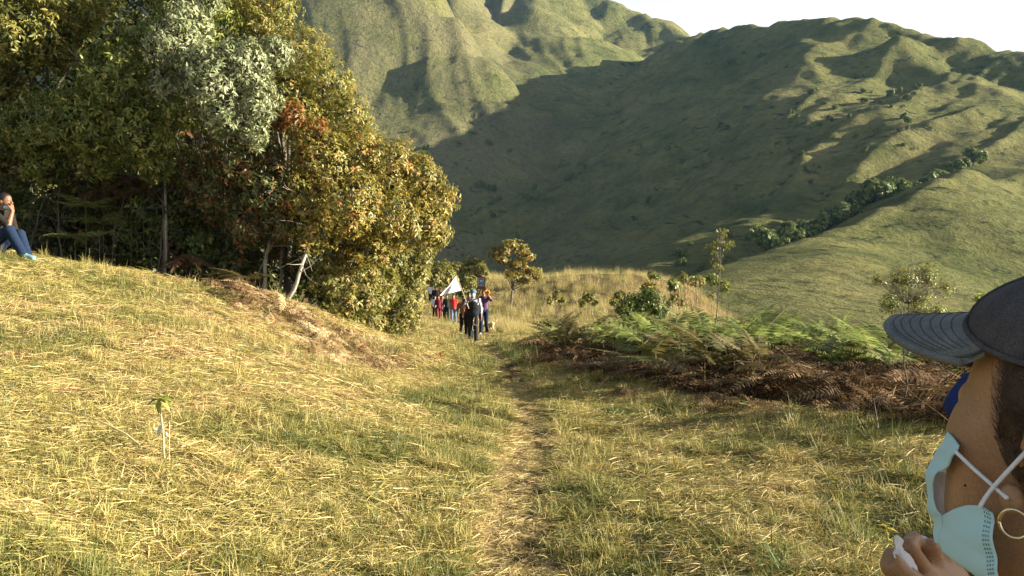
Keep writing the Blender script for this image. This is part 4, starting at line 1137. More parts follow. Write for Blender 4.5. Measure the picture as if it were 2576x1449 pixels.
def skin_mat(name, c, rough=.5):
    m, nt, b, out = new_mat(name)
    f = noise_tex(nt, 35, 5, .6); f2 = noise_tex(nt, 420, 3, .6)
    a = [x*.82 for x in c]; d = [min(1, c[0]*1.12), c[1]*1.05, c[2]]
    r = ramp(nt, [(.3, a), (.7, d)], f)
    gr = ramp(nt, [(.3, (.80,.78,.74)), (.7, (1.18,1.16,1.12))], noise_tex(nt, 520, 3, .65)); bl = ramp(nt, [(.35, (.84,.78,.72)), (.65, (1.08,1.06,1.04))], noise_tex(nt, 11, 4, .6))
    nt.links.new(mix(nt, mix(nt, r.outputs[0], gr.outputs[0], .9, 'MULTIPLY'), bl.outputs[0], .9, 'MULTIPLY'), b.inputs['Base Color'])
    b.inputs['Roughness'].default_value = rough; b.inputs['Specular IOR Level'].default_value = .35
    b.inputs['Subsurface Weight'].default_value = .12; b.inputs['Subsurface Radius'].default_value = (.01, .004, .002)
    bump(nt, b, f2, .25, .0008)
    return m
def cloth_mat(name, c, var=.8, scale=60, stripes=None, rough=.9):
    m, nt, b, out = new_mat(name)
    f = noise_tex(nt, scale, 5, .65)
    r = ramp(nt, [(.3, [x*var for x in c]), (.7, [min(1, x*1.12) for x in c])], f)
    col = r.outputs[0]
    if stripes:
        w = N(nt, 'ShaderNodeTexWave'); w.inputs['Scale'].default_value = stripes[1]; w.inputs['Distortion'].default_value = 1.2
        tc = N(nt, 'ShaderNodeTexCoord'); nt.links.new(tc.outputs['Object'], w.inputs['Vector'])
        rr = ramp(nt, [(.42, (0, 0, 0)), (.55, (1, 1, 1))], w.outputs['Fac'])
        col = mix(nt, col, stripes[0], rr.outputs[0])
    nt.links.new(col, b.inputs['Base Color'])
    b.inputs['Roughness'].default_value = rough; b.inputs['Specular IOR Level'].default_value = .15
    bump(nt, b, noise_tex(nt, 14, 4, .6), .5, .02)
    return m
SK_TAN = skin_mat('tan_skin', (.33,.175,.095)); SK_BROWN = skin_mat('brown_skin', (.22,.115,.065))
HAIR = surf_mat('black_hair', (.008,.006,.005), (.022,.015,.012), 60, .5, 180, .6, .004)
EYE_M = surf_mat('dark_eye', (.012,.01,.009), (.03,.022,.018), 20, .2)
J0 = dict(pel=(0,0,.93), bel=(0,-.005,1.09), che=(0,0,1.29), nek=(0,.012,1.45), hed=(0,-.02,1.605),
          sR=(-.175,.01,1.41), eR=(-.225,.03,1.13), wR=(-.235,-.05,.88), sL=(.175,.01,1.41), eL=(.225,.03,1.13), wL=(.235,-.05,.88),
          hR=(-.09,0,.92), kR=(-.095,-.05,.50), aR=(-.095,.04,.09), tR=(-.105,-.12,.035), hL=(.09,0,.92), kL=(.095,-.03,.50), aL=(.095,0,.09), tL=(.105,-.17,.035))
def hand_prims(B, w, d, n, sc=1.0, curl=.35):
    """palm, four unequal fingers and a thumb; w wrist, d direction, n back-of-hand normal"""
    d = np.asarray(d, float)/np.linalg.norm(d); n = np.asarray(n, float); n = n-d*(n@d); n /= np.linalg.norm(n); s = np.cross(d, n)
    w = np.asarray(w, float)
    for u in (-.026, -.009, .009, .026): B.limb(w + s*u*.7*sc, w + d*.085*sc + s*u*sc, .017*sc, .013*sc, .012)
    for u, L in ((-.029,.060), (-.010,.074), (.010,.070), (.029,.055)):
        a = w + (d*.088 + s*u)*sc; b = a + (d*math.cos(curl) - n*math.sin(curl))*L*.5*sc; c = b + (d*math.cos(curl*2.2) - n*math.sin(curl*2.2))*L*.5*sc
        B.limb(a, b, .0105*sc, .0098*sc, .006); B.limb(b, c, .0098*sc, .0085*sc, .005)
    a = w + (d*.025 - s*.03)*sc; b = a + (d*.7 - s*.6 - n*.35)*.042*sc; c = b + (d*.85 - s*.15 - n*.4)*.032*sc
    B.limb(a, b, .015*sc, .0125*sc, .01); B.limb(b, c, .012*sc, .0095*sc, .006)
def person(name, label, loc, rz, J=None, H=1.72, skin=SK_TAN, shirt=None, sleeve=.55, trousers=None, shoes=None, hair='short', hat=None, mask=None, h=.014,
           group=None, yaw=0.0, handd=None, legcut=1.0, build=1.0, shirt_len=0.0, seated=False):
    j = {k: np.array(v, float)*(H/1.72 if not J or J.get('scale', True) else 1.0) for k, v in J0.items()}
    s = H/1.72
    for k, v in (J or {}).items():
        if k not in ('scale',): j[k] = np.array(v, float)*(s if not J or J.get('scale', True) else 1.0)
    if J and not J.get('scale', True): s = 1.0
    root = empty(name, loc, label, 'person', group, rz)
    P3 = np.array(list(j.values())); lo = P3.min(0)-.26*s; hi = P3.max(0)+.26*s
    b = build
    B = Blob(lo, hi, h)
    up = unit(j['nek']-j['pel']); 
    def torso(B, g):
        rt = unit(j['sL']-j['sR']); R = np.column_stack((rt, np.cross(up, rt), up))
        B.egg(j['pel'], (.155*s*b+g, .112*s*b+g, .115*s+g), .04, R); B.egg(j['bel'], (.138*s*b+g, .105*s*b+g, .17*s+g), .05, R)
        B.egg(j['che'], (.155*s*b+g, .108*s*b+g, .185*s+g), .05, R)
        B.limb(j['sR']*.92+j['che']*.08, j['sL']*.92+j['che']*.08, .055*s+g, .055*s+g, .05)
        B.limb(j['nek']*.7+j['che']*.3, j['nek'], .075*s+g, .058*s+g*.6, .04)
    torso(B, 0)
    hd = j['hed']; cy, sy = math.cos(yaw), math.sin(yaw)
    Rh = np.array([[cy, -sy, 0], [sy, cy, 0], [0, 0, 1]])
    def hp(x, y, z): return hd + Rh @ (np.array((x, y, z))*s)
    B.limb(j['nek']-(0, 0, .04*s), hd-(0, -.012, .06*s), .056*s, .052*s, .02)
    B.egg(hp(0, .01, .025), (.076*s, .095*s, .092*s), .02, Rh); B.egg(hp(0, -.03, -.045), (.058*s, .062*s, .075*s), .03, Rh); B.egg(hp(0, -.055, -.10), (.026*s, .026*s, .022*s), .025)
    B.limb(hp(0, -.088, .01), hp(0, -.112, -.028), .009*s, .015*s, .012)
    B.egg(hp(0, -.086, -.062), (.026*s, .014*s, .012*s), .012, Rh)
    for q in (-1, 1): B.egg(hp(q*.077, .012, -.012), (.010*s, .02*s, .032*s), .008, Rh)
    for S_, q in (('R', -1), ('L', 1)):
        B.limb(j['s'+S_], j['e'+S_], .052*s*b, .040*s*b, .03); B.limb(j['e'+S_], j['w'+S_], .041*s*b, .026*s, .02)
        d = (handd or {}).get(S_, (unit(j['w'+S_]-j['e'+S_]), (q*1.0, .25, 0), .4))
        hand_prims(B, j['w'+S_], d[0], d[1], s, d[2])
        B.limb(j['h'+S_], j['k'+S_], .086*s*b, .058*s*b, .03); B.limb(j['k'+S_], j['a'+S_], .058*s*b, .036*s, .02)
        B.limb(j['a'+S_]-(0, 0, .03*s), j['t'+S_], .036*s, .03*s, .02)
    link('body', B.mesh('body', skin), root)
    if shirt:
        B = Blob(lo, hi, h); torso(B, .016*s)
        for S_ in 'RL':
            e = j['s'+S_] + (j['e'+S_]-j['s'+S_])*min(1, sleeve*2); B.limb(j['s'+S_], e, .068*s*b, .058*s*b, .03)
            if sleeve > .5: B.limb(j['e'+S_], j['e'+S_] + (j['w'+S_]-j['e'+S_])*(sleeve-.5)*1.8, .058*s*b, .042*s, .02)
        if shirt_len: B.limb(j['hR'], j['hR']+(j['kR']-j['hR'])*shirt_len, .115*s, .105*s, .05); B.limb(j['hL'], j['hL']+(j['kL']-j['hL'])*shirt_len, .115*s, .105*s, .05)
        B.keep(j['nek']+up*.012*s, up); B.keep(j['pel']-up*(.06*s + (.5*shirt_len)), -up)
        link('shirt', B.mesh('shirt', shirt), root)
    if trousers:
        B = Blob(lo, hi, h)
        rt = unit(j['sL']-j['sR']); R = np.column_stack((rt, np.cross(up, rt), up))
        B.egg(j['pel'], (.166*s*b, .124*s*b, .12*s), .04, R)
        for S_ in 'RL':
            B.limb(j['h'+S_], j['k'+S_], .100*s*b, .074*s*b, .03)
            if legcut > .5: B.limb(j['k'+S_], j['k'+S_]+(j['a'+S_]-(0, 0, .02)-j['k'+S_])*min(1, (legcut-.5)*2), .074*s*b, .060*s, .02)
        if not seated: B.keep(j['pel']+up*.07*s, up)
        link('trousers', B.mesh('trousers', trousers), root)
    if shoes:
        for S_ in 'RL':
            a, t = j['a'+S_], j['t'+S_]; m = .12*s
            B = Blob(np.minimum(a, t)-m, np.maximum(a, t)+m, h*.8); B.limb(a-(0, 0, .03*s), t, .048*s, .040*s, .02); B.limb(a, a-(0, 0, .03*s), .046*s, .048*s, .02)
            link('shoe', B.mesh('shoe', shoes), root)
    def head_blob(): return Blob(hd-.2*s, hd+.2*s, min(h, .010))
    if hair:
        B = head_blob(); B.egg(hp(0, .018, .035), (.084*s, .098*s, .094*s), .02, Rh)
        if hair == 'long': B.limb(hp(0, .07, 0), hp(0, .085, -.19), .06*s, .035*s, .03); B.limb(hp(-.06, .03, 0), hp(-.065, .03, -.14), .03*s, .022*s, .03); B.limb(hp(.06, .03, 0), hp(.065, .03, -.14), .03*s, .022*s, .03)
        n = Rh @ np.array((0, -.86, -.5)); B.keep(hp(0, -.04, .022), n)
        link('hair', B.mesh('hair', HAIR), root)
    for q in (-1, 1):
        c = hp(q*.031, -.083, .012); a = np.linspace(0, 2*math.pi, 9)[:-1]
        V = np.concatenate(([c + Rh @ np.array((0, -.009*s, 0))], [c + Rh @ np.array((.013*s*math.cos(t), -.003*s, .006*s*math.sin(t))) for t in a]))
        link('eye', mesh_np('eye', V, np.array([(0, 1+i, 1+(i+1) % 8) for i in range(8)]), EYE_M, True), root)
    if mask is not None:
        B = head_blob(); B.egg(hp(0, -.036, -.055), (.068*s, .072*s, .070*s), .02, Rh); B.limb(hp(0, -.09, .0), hp(0, -.116, -.04), .019*s, .026*s, .02)
        B.keep(hp(0, -.03, 0), Rh @ np.array((0, 1, 0))); B.keep(hp(0, -.07, -.004), Rh @ np.array((0, .25, 1)))
        link('face_mask', B.mesh('face_mask', mask), root)
    if hat:
        kind, m = hat; B = head_blob()
        if kind == 'bucket':
            B.egg(hp(0, .01, .06), (.095*s, .108*s, .075*s), .02, Rh); B.limb(hp(0, .01, .045), hp(0, .01, .03), .105*s, .13*s, .01); B.keep(hp(0, 0, .022), (0, 0, -1))
        else:
            B.egg(hp(0, .012, .045), (.088*s, .103*s, .085*s), .02, Rh); B.keep(hp(0, 0, .038), (0, 0, -1)); B.egg(hp(0, -.125, .042), (.062*s, .065*s, .012*s), .01, Rh)
        link('hat', B.mesh('hat', m), root)
    return root
def ground_pt(px, Y):
    x = (px-1288)/FPX*Y
    return np.array((x, Y, gz(x, Y)))
def height_for(px, py_top, Y):
    g = ground_pt(px, Y); return float(EYE-(py_top-724.5)/FPX*Y - g[2])
C_BLACK = cloth_mat('black_cloth', (.016,.016,.019)); C_DKGREY = cloth_mat('dark_trouser_cloth', (.03,.031,.032)); C_JEANS = cloth_mat('blue_denim', (.013,.025,.056), .6, 90)
C_LJEANS = cloth_mat('faded_denim', (.13,.17,.24), .6, 90); C_WHITE = cloth_mat('white_cloth', (.75,.76,.78)); C_RED = cloth_mat('red_cloth', (.55,.035,.03))
C_MAROON = cloth_mat('maroon_cloth', (.16,.02,.03)); C_PURPLE = cloth_mat('purple_cloth', (.10,.05,.12)); C_BROWN = cloth_mat('russet_cloth', (.24,.09,.05))
C_GREY = cloth_mat('grey_cloth', (.3,.31,.34)); C_GREEN = cloth_mat('dark_green_cloth', (.02,.032,.02)); C_TAN = cloth_mat('tan_cloth', (.4,.3,.18)); C_OLIVE = cloth_mat('olive_cloth', (.055,.055,.018))
C_STRIPE = cloth_mat('striped_cloth', (.03,.032,.04), .8, 60, ((.7,.7,.7), 9.0)); C_HAT = cloth_mat('blue_hat_cloth', (.10,.16,.22)); C_MASKB = cloth_mat('light_blue_mask', (.45,.66,.74), .9, 40)
C_SHOE = cloth_mat('pale_shoe', (.35,.34,.32)); C_SHOED = cloth_mat('dark_shoe', (.03,.028,.026)); C_TEAL = cloth_mat('teal_shoe', (.20,.36,.38), .5, 30); C_NAVY = cloth_mat('navy_mask_cloth', (.018,.032,.115), .8, 90)
C_TEE = cloth_mat('dark_olive_tee', (.02,.017,.012))
WALK_A = dict(kR=(-.09,-.13,.52), aR=(-.10,-.17,.09), tR=(-.11,-.33,.05), kL=(.09,-.0,.50), aL=(.10,.20,.13), tL=(.105,.06,.04))
WALK_B = dict(kL=(.09,-.13,.52), aL=(.10,-.17,.09), tL=(.11,-.33,.05), kR=(-.09,-.0,.50), aR=(-.10,.20,.13), tR=(-.105,.06,.04))
def make_walkers():
    g0 = ground_pt(1190, 25.0); hl = height_for(1192, 727, 25.0)
    print('lead', hl)
    JL = dict(WALK_B); JL.update(eR=(-.29,-.10,1.19), wR=(-.19,-.30,1.27), eL=(.25,.04,1.13), wL=(.26,-.03,.88))
    person('person', 'man in blue hat and mask carrying the white flag, dark pack on his chest', g0, .03, JL, hl/1.02, SK_TAN, C_STRIPE, .8, C_DKGREY, C_SHOE, 'short', ('bucket', C_HAT), C_MASKB, .0115, 'people walking up the path',
           handd={'R': ((.15,-.35,.9), (-.6,-.6,.0), 1.0)})
    s = hl/1.02/1.72
    hand = g0 + np.array((-.185, -.34, 1.33))*s
    # flag
    top = P(1148, 692, 24.9); q = hand + (hand-top)*.22
    root = empty('flag', q, 'large plain white flag on a thin pole held by the man in blue hat', 'flag')
    J = Join(); V, F = tube([q, hand, (hand+top)/2 + (0, 0, .01), top], [.012,.012,.011,.009], 6); J.add(V, F, .7); link('pole', J.mesh('pole', hay_flat, True, root), root)
    a = top + (top-hand)*-.02; bb = hand + (top-hand)*.45; tip = P(1106, 744, 24.35)
    nu, nv = 16, 12; V = []
    for i in range(nv+1):
        v = i/nv; e = a + (bb-a)*v
        for k in range(nu+1):
            u = k/nu
            far = a + (tip-a)*(.15 + .85*v)*1.0
            far = far*1.0 if v > 0 else a
            p = e + (far-e)*u
            p = p + np.array((.0, .07*math.sin(u*6+v*2.5)*u + .03*math.sin(u*14-v*4)*u, -.0*u))
            V.append(p)
    V = np.array(V); nrm = np.array((0, .004, 0)); n1 = len(V)
    Fq = grid_faces(nu+1, nv+1)
    V2 = np.concatenate((V, V+nrm)); F2 = np.concatenate((Fq, Fq[:, ::-1]+n1))
    m = leaf_mat('flag_cloth', [(0, (.84,.84,.84)), (1, (.85,.85,.85))], trans=.45, rough=.8)
    link('cloth', mesh_np('cloth', rel(V2, root), F2, m, True, {'tint': np.zeros(len(V2))}), root)
    # pack worn on the chest
    bl = g0 + np.array((.02, -.235, 1.10))*s
    root = empty('backpack', bl, 'dark quilted backpack worn on the chest of the man with the flag', 'backpack')
    B = Blob((-.26,-.2,-.36), (.26,.2,.36), .011); B.egg((0,0,-.02), (.19,.10,.27), .03); B.egg((0,-.05,-.12), (.15,.075,.13), .03); B.egg((0,-.01,.19), (.12,.07,.08), .04)
    link('bag', B.mesh('bag', cloth_mat('pack_cloth', (.022,.024,.03), .5, 50)), root)
    for pts in ([(-.12,.06,.2),(-.16,.06,.33),(-.14,.2,.36)], [(.12,.06,.2),(.16,.06,.33),(.14,.2,.36)]):
        J = Join(); V, F = tube(curve_pts(pts[0], pts[1], np.random.default_rng(1), .1, 4).tolist() + [pts[2]], .02, 6); J.add(V, F); link('shoulder_strap', J.mesh('shoulder_strap', C_BLACK), root)
    for pts in ([(.03,-.08,-.2),(.0,-.10,-.40),(-.03,-.10,-.58),(.02,-.09,-.62)], [(.13,-.06,-.18),(.17,-.08,-.36),(.14,-.09,-.47),(.02,-.10,-.44),(.0,-.1,-.30)]):
        J = Join(); V, F = tube(pts, .011, 6); J.add(V, F, .7); link('hanging_cord', J.mesh('hanging_cord', C_TAN), root)

    grp = 'people walking up the path'
    def walker(px, py_top, Y, label, rz=0.0, Jx=None, **kw):
        g = ground_pt(px, Y); Hh = height_for(px, py_top, Y); print(label[:30], round(Hh, 2)); Hh = min(1.82, max(1.25, Hh/1.01))
        Jd = dict(WALK_A if int(px) % 2 else WALK_B); Jd.update(Jx or {})
        return g, Hh, person('person', label, g, rz, Jd, Hh, group=grp, **kw)
    walker(1180, 733, 27.5, 'dark haired person in a red top right behind the man with the flag', .1, None, skin=SK_BROWN, shirt=C_MAROON, trousers=C_BLACK, shoes=C_SHOED, h=.015)
    walker(1166, 744, 29.0, 'person in a russet shirt and black trousers left of the man with the flag', .15, dict(eR=(-.27,.02,1.13), wR=(-.25,-.10,.9)), skin=SK_BROWN, shirt=C_BROWN, sleeve=.5, trousers=C_BLACK, shoes=C_SHOED, h=.015)
    g, Hh, _ = walker(1217, 727, 30.0, 'person in a purple shirt and jeans carrying the framed picture overhead', -.08, dict(eL=(.30,-.10,1.32), wL=(.16,-.16,1.56), eR=(-.28,-.10,1.34), wR=(-.13,-.16,1.60)), skin=SK_TAN, shirt=C_PURPLE, sleeve=.5, trousers=C_JEANS, shoes=C_SHOE, h=.0125,
                    handd={'L': ((-.2,-.1,1), (0,-1,0), .6), 'R': ((.2,-.1,1), (0,-1,0), .6)})
    make_picture(g, Hh)
    walker(1141, 740, 45, 'girl in a red top and pale jeans under the flag tip', -.05, None, skin=SK_TAN, shirt=C_RED, sleeve=.15, trousers=C_LJEANS, shoes=C_SHOE, hair='long', h=.017)
    walker(1124, 741, 46.5, 'person in dark green and black left of the girl in red', .05, None, skin=SK_BROWN, shirt=C_GREEN, sleeve=.9, trousers=C_BLACK, shoes=C_SHOED, hair='long', h=.018)
    walker(1113, 743, 49.5, 'person in a grey top half hidden behind the green and black one', 0, None, skin=SK_TAN, shirt=C_GREY, trousers=C_BLACK, shoes=C_SHOED, h=.019)
    walker(1103, 743, 47.5, 'person all in maroon two places left of the girl in red', .08, None, skin=SK_BROWN, shirt=C_MAROON, sleeve=.8, trousers=C_MAROON, shoes=C_SHOED, h=.018)
    walker(1094, 744, 50, 'person in a white top at the left of the group under the flag', .1, None, skin=SK_TAN, shirt=C_WHITE, trousers=C_DKGREY, shoes=C_SHOED, h=.019)
    walker(1084, 713, 62, 'person in white with a white cap at the far end of the line', 0, None, skin=SK_TAN, shirt=C_WHITE, trousers=C_JEANS, shoes=C_SHOED, hat=('cap', C_WHITE), h=.02)
    walker(1095, 720, 59, 'person in a black shirt right of the white capped one', 0, None, skin=SK_TAN, shirt=C_BLACK, sleeve=.9, trousers=C_BLACK, shoes=C_SHOED, h=.02)
    walker(1106, 724, 57, 'person in dark brown showing above the left tip of the flag', 0, None, skin=SK_TAN, shirt=C_BROWN, trousers=C_DKGREY, shoes=C_SHOED, h=.02)
    walker(1068, 722, 64, 'person in green half lost in the bushes, last on the left', 0, None, skin=SK_TAN, shirt=C_OLIVE, trousers=C_DKGREY, shoes=C_SHOED, h=.02)
def box_mesh(name, lo, hi, mat, bev=.004):
    bm_v = []; lo = np.array(lo, float); hi = np.array(hi, float)
    import bmesh
    bm = bmesh.new(); bmesh.ops.create_cube(bm, size=1.0)
    for v in bm.verts: v.co = Vector(((lo+hi)/2 + np.array(v.co)*(hi-lo)).tolist())
    bmesh.ops.bevel(bm, geom=bm.edges[:], offset=min(bev, float((hi-lo).min())*.3), segments=2, affect='EDGES')
    me = bpy.data.meshes.new(name); bm.to_mesh(me); bm.free(); me.materials.append(mat); return me
def make_picture(g, Hh):
    c = np.array((P(1211, 718, 29.9)[0], 29.86, P(1211, 722, 29.9)[2]))
    root = empty('framed_picture', c, 'blue picture in a gabled reddish wood frame held up above the walkers', 'picture')
    wood = surf_mat('red_brown_wood', (.10,.03,.022), (.19,.065,.045), 12, .6); blue = surf_mat('blue_print', (.02,.12,.26), (.05,.26,.46), 9, .5); whit = surf_mat('white_print', (.7,.74,.76), (.8,.82,.84), 30, .6)
    link('base', box_mesh('base', (-.17,-.09,-.09), (.17,.09,.0), wood), root)
    for x0, x1, z0, z1 in ((-.14,-.105,.0,.37),(.105,.14,.0,.37),(-.105,.105,.335,.37),(-.105,.105,.0,.035)): link('frame_bar', box_mesh('frame_bar', (x0,-.035,z0), (x1,.03,z1), wood), root)
    link('back_panel', box_mesh('back_panel', (-.105,.0,.035), (.105,.02,.335), blue, .001), root)
    for x0, x1, z0, z1 in ((-.103,-.088,.04,.33),(.088,.103,.04,.33),(-.087,.087,.315,.33),(-.087,.087,.04,.055)): link('white_border', box_mesh('white_border', (x0,-.008,z0), (x1,-.001,z1), whit, .001), root)
    for x, z, w, hh in ((-.03,.21,.022,.09),(.0,.235,.018,.05),(.035,.205,.024,.10),(.0,.10,.06,.018)): link('pale_figure', box_mesh('pale_figure', (x-w/2,-.007,z-hh/2), (x+w/2,-.001,z+hh/2), whit, .006), root)
    V = np.array([(-.17,-.05,.37),(.17,-.05,.37),(0,-.05,.46),(-.17,.05,.37),(.17,.05,.37),(0,.05,.46)])
    link('gable', mesh_np('gable', V, [np.array([[0,1,2],[4,3,5]]), np.array([[0,3,4,1],[1,4,5,2],[2,5,3,0]])], wood), root)
    for q in (-1, 1):
        J = Join(); V, F = tube([(q*.13,0,-.08),(q*.135,0,-.26)], .016, 6); J.add(V, F); link('handle', J.mesh('handle', wood), root)
    b = P(1226, 733, 29.7)
    B = Blob((-.2,-.15,-.15), (.2,.15,.15), .012)
    r = np.random.default_rng(5)
    for k in range(14): B.egg((r.normal(0,.06), r.normal(0,.035), r.normal(0,.035)), r.uniform(.025,.05), .02)
    o = link('orange_cloth', B.mesh('orange_cloth', cloth_mat('orange_cloth', (.75,.24,.03), .7, 40)), None, b)
    tag(o, 'crumpled bright orange cloth beside the head of the person in purple', 'cloth')
def make_dog():
    g = ground_pt(1228, 31.2)
    root = empty('dog', g, 'tan dog with a curled tail walking right of the person in jeans', 'dog')
    B = Blob((-.55,-.2,-.02), (.5,.2,.62), .012)
    B.chain([(-.24,0,.36),(-.05,0,.35),(.16,0,.37)], [.105,.085,.085], .04); B.egg((-.24,0,.34), (.11,.085,.11), .03)
    B.chain([(-.28,0,.40),(-.38,0,.50)], [.065,.055], .03); B.egg((-.41,0,.52), (.075,.055,.058), .02); B.limb((-.44,0,.51), (-.51,0,.485), .035, .024, .02)
    for q in (-1, 1):
        B.limb((-.37,q*.04,.56), (-.36,q*.055,.60), .02, .008, .01)
        f = .05*q
        B.chain([(-.26,q*.07,.32),(-.25+f,q*.07,.17),(-.28+f,q*.07,.03)], [.045,.026,.018], .02); B.limb((-.28+f,q*.07,.022), (-.31+f,q*.07,.018), .02, .018, .01)
        B.chain([(.16,q*.06,.34),(.11-f,q*.07,.21),(.20-f,q*.07,.12),(.18-f,q*.07,.03)], [.07,.035,.019,.018], .02); B.limb((.18-f,q*.07,.022), (.15-f,q*.07,.018), .02, .018, .01)
    B.chain([(.23,0,.40),(.31,0,.47),(.34,0,.54),(.29,0,.58),(.25,0,.54)], [.03,.022,.02,.016,.012], .01)
    link('body', B.mesh('body', surf_mat('tan_fur', (.42,.28,.13), (.62,.5,.33), 8, .9, 120, .8, .01)), root)
    for q in (-1, 1):
        c = np.array((-.445, q*.042, .545)); a = np.linspace(0, 2*math.pi, 9)[:-1]
        V = np.concatenate(([c + (0, q*.006, 0)], [c + (.009*math.cos(t), 0, .008*math.sin(t)) for t in a])); link('eye', mesh_np('eye', V, np.array([(0, 1+i, 1+(i+1) % 8) for i in range(8)]), EYE_M), root)
def make_seated():
    Y = 11.8; xf = (92-1288)/FPX*Y
    loc = np.array((xf-.63, Y, gz(xf, Y)-.0))
    J = dict(scale=False, pel=(0,0,.22), bel=(0,-.05,.38), che=(0,-.10,.57), nek=(0,-.14,.735), hed=(0,-.20,.865),
             sR=(-.17,-.12,.69), eR=(-.11,-.34,.515), wR=(-.06,-.365,.72), sL=(.17,-.12,.69), eL=(.22,-.17,.43), wL=(.03,-.22,.435),
             hR=(-.09,0,.21), kR=(-.10,-.345,.445), aR=(-.10,-.575,.10), tR=(-.10,-.72,.04), hL=(.09,0,.2), kL=(.17,-.29,.40), aL=(.20,-.42,.05), tL=(.21,-.57,.02))
    r = person('person', 'man in jeans sitting on the grass bank at the left edge, hand to his mouth', loc, math.pi/2 - .15, J, 1.72, SK_BROWN, C_TEE, .45, C_JEANS, C_TEAL, 'short', None, None, .0105, None, .0, seated=True,
           handd={'R': ((.15,.25,1), (.2,-1,.2), .9), 'L': ((-.75,-.1,-.55), (.0,-.5,.7), .5)})
    B = Blob((-.12,-.36,.70), (.12,-.1,.86), .008); B.egg((0,-.245,.775), (.066,.07,.035), .01); B.keep((0,-.2,0), (0,1,0))
    link('face_mask', B.mesh('face_mask', C_MASKB), r)
make_walkers(); make_dog(); make_seated()
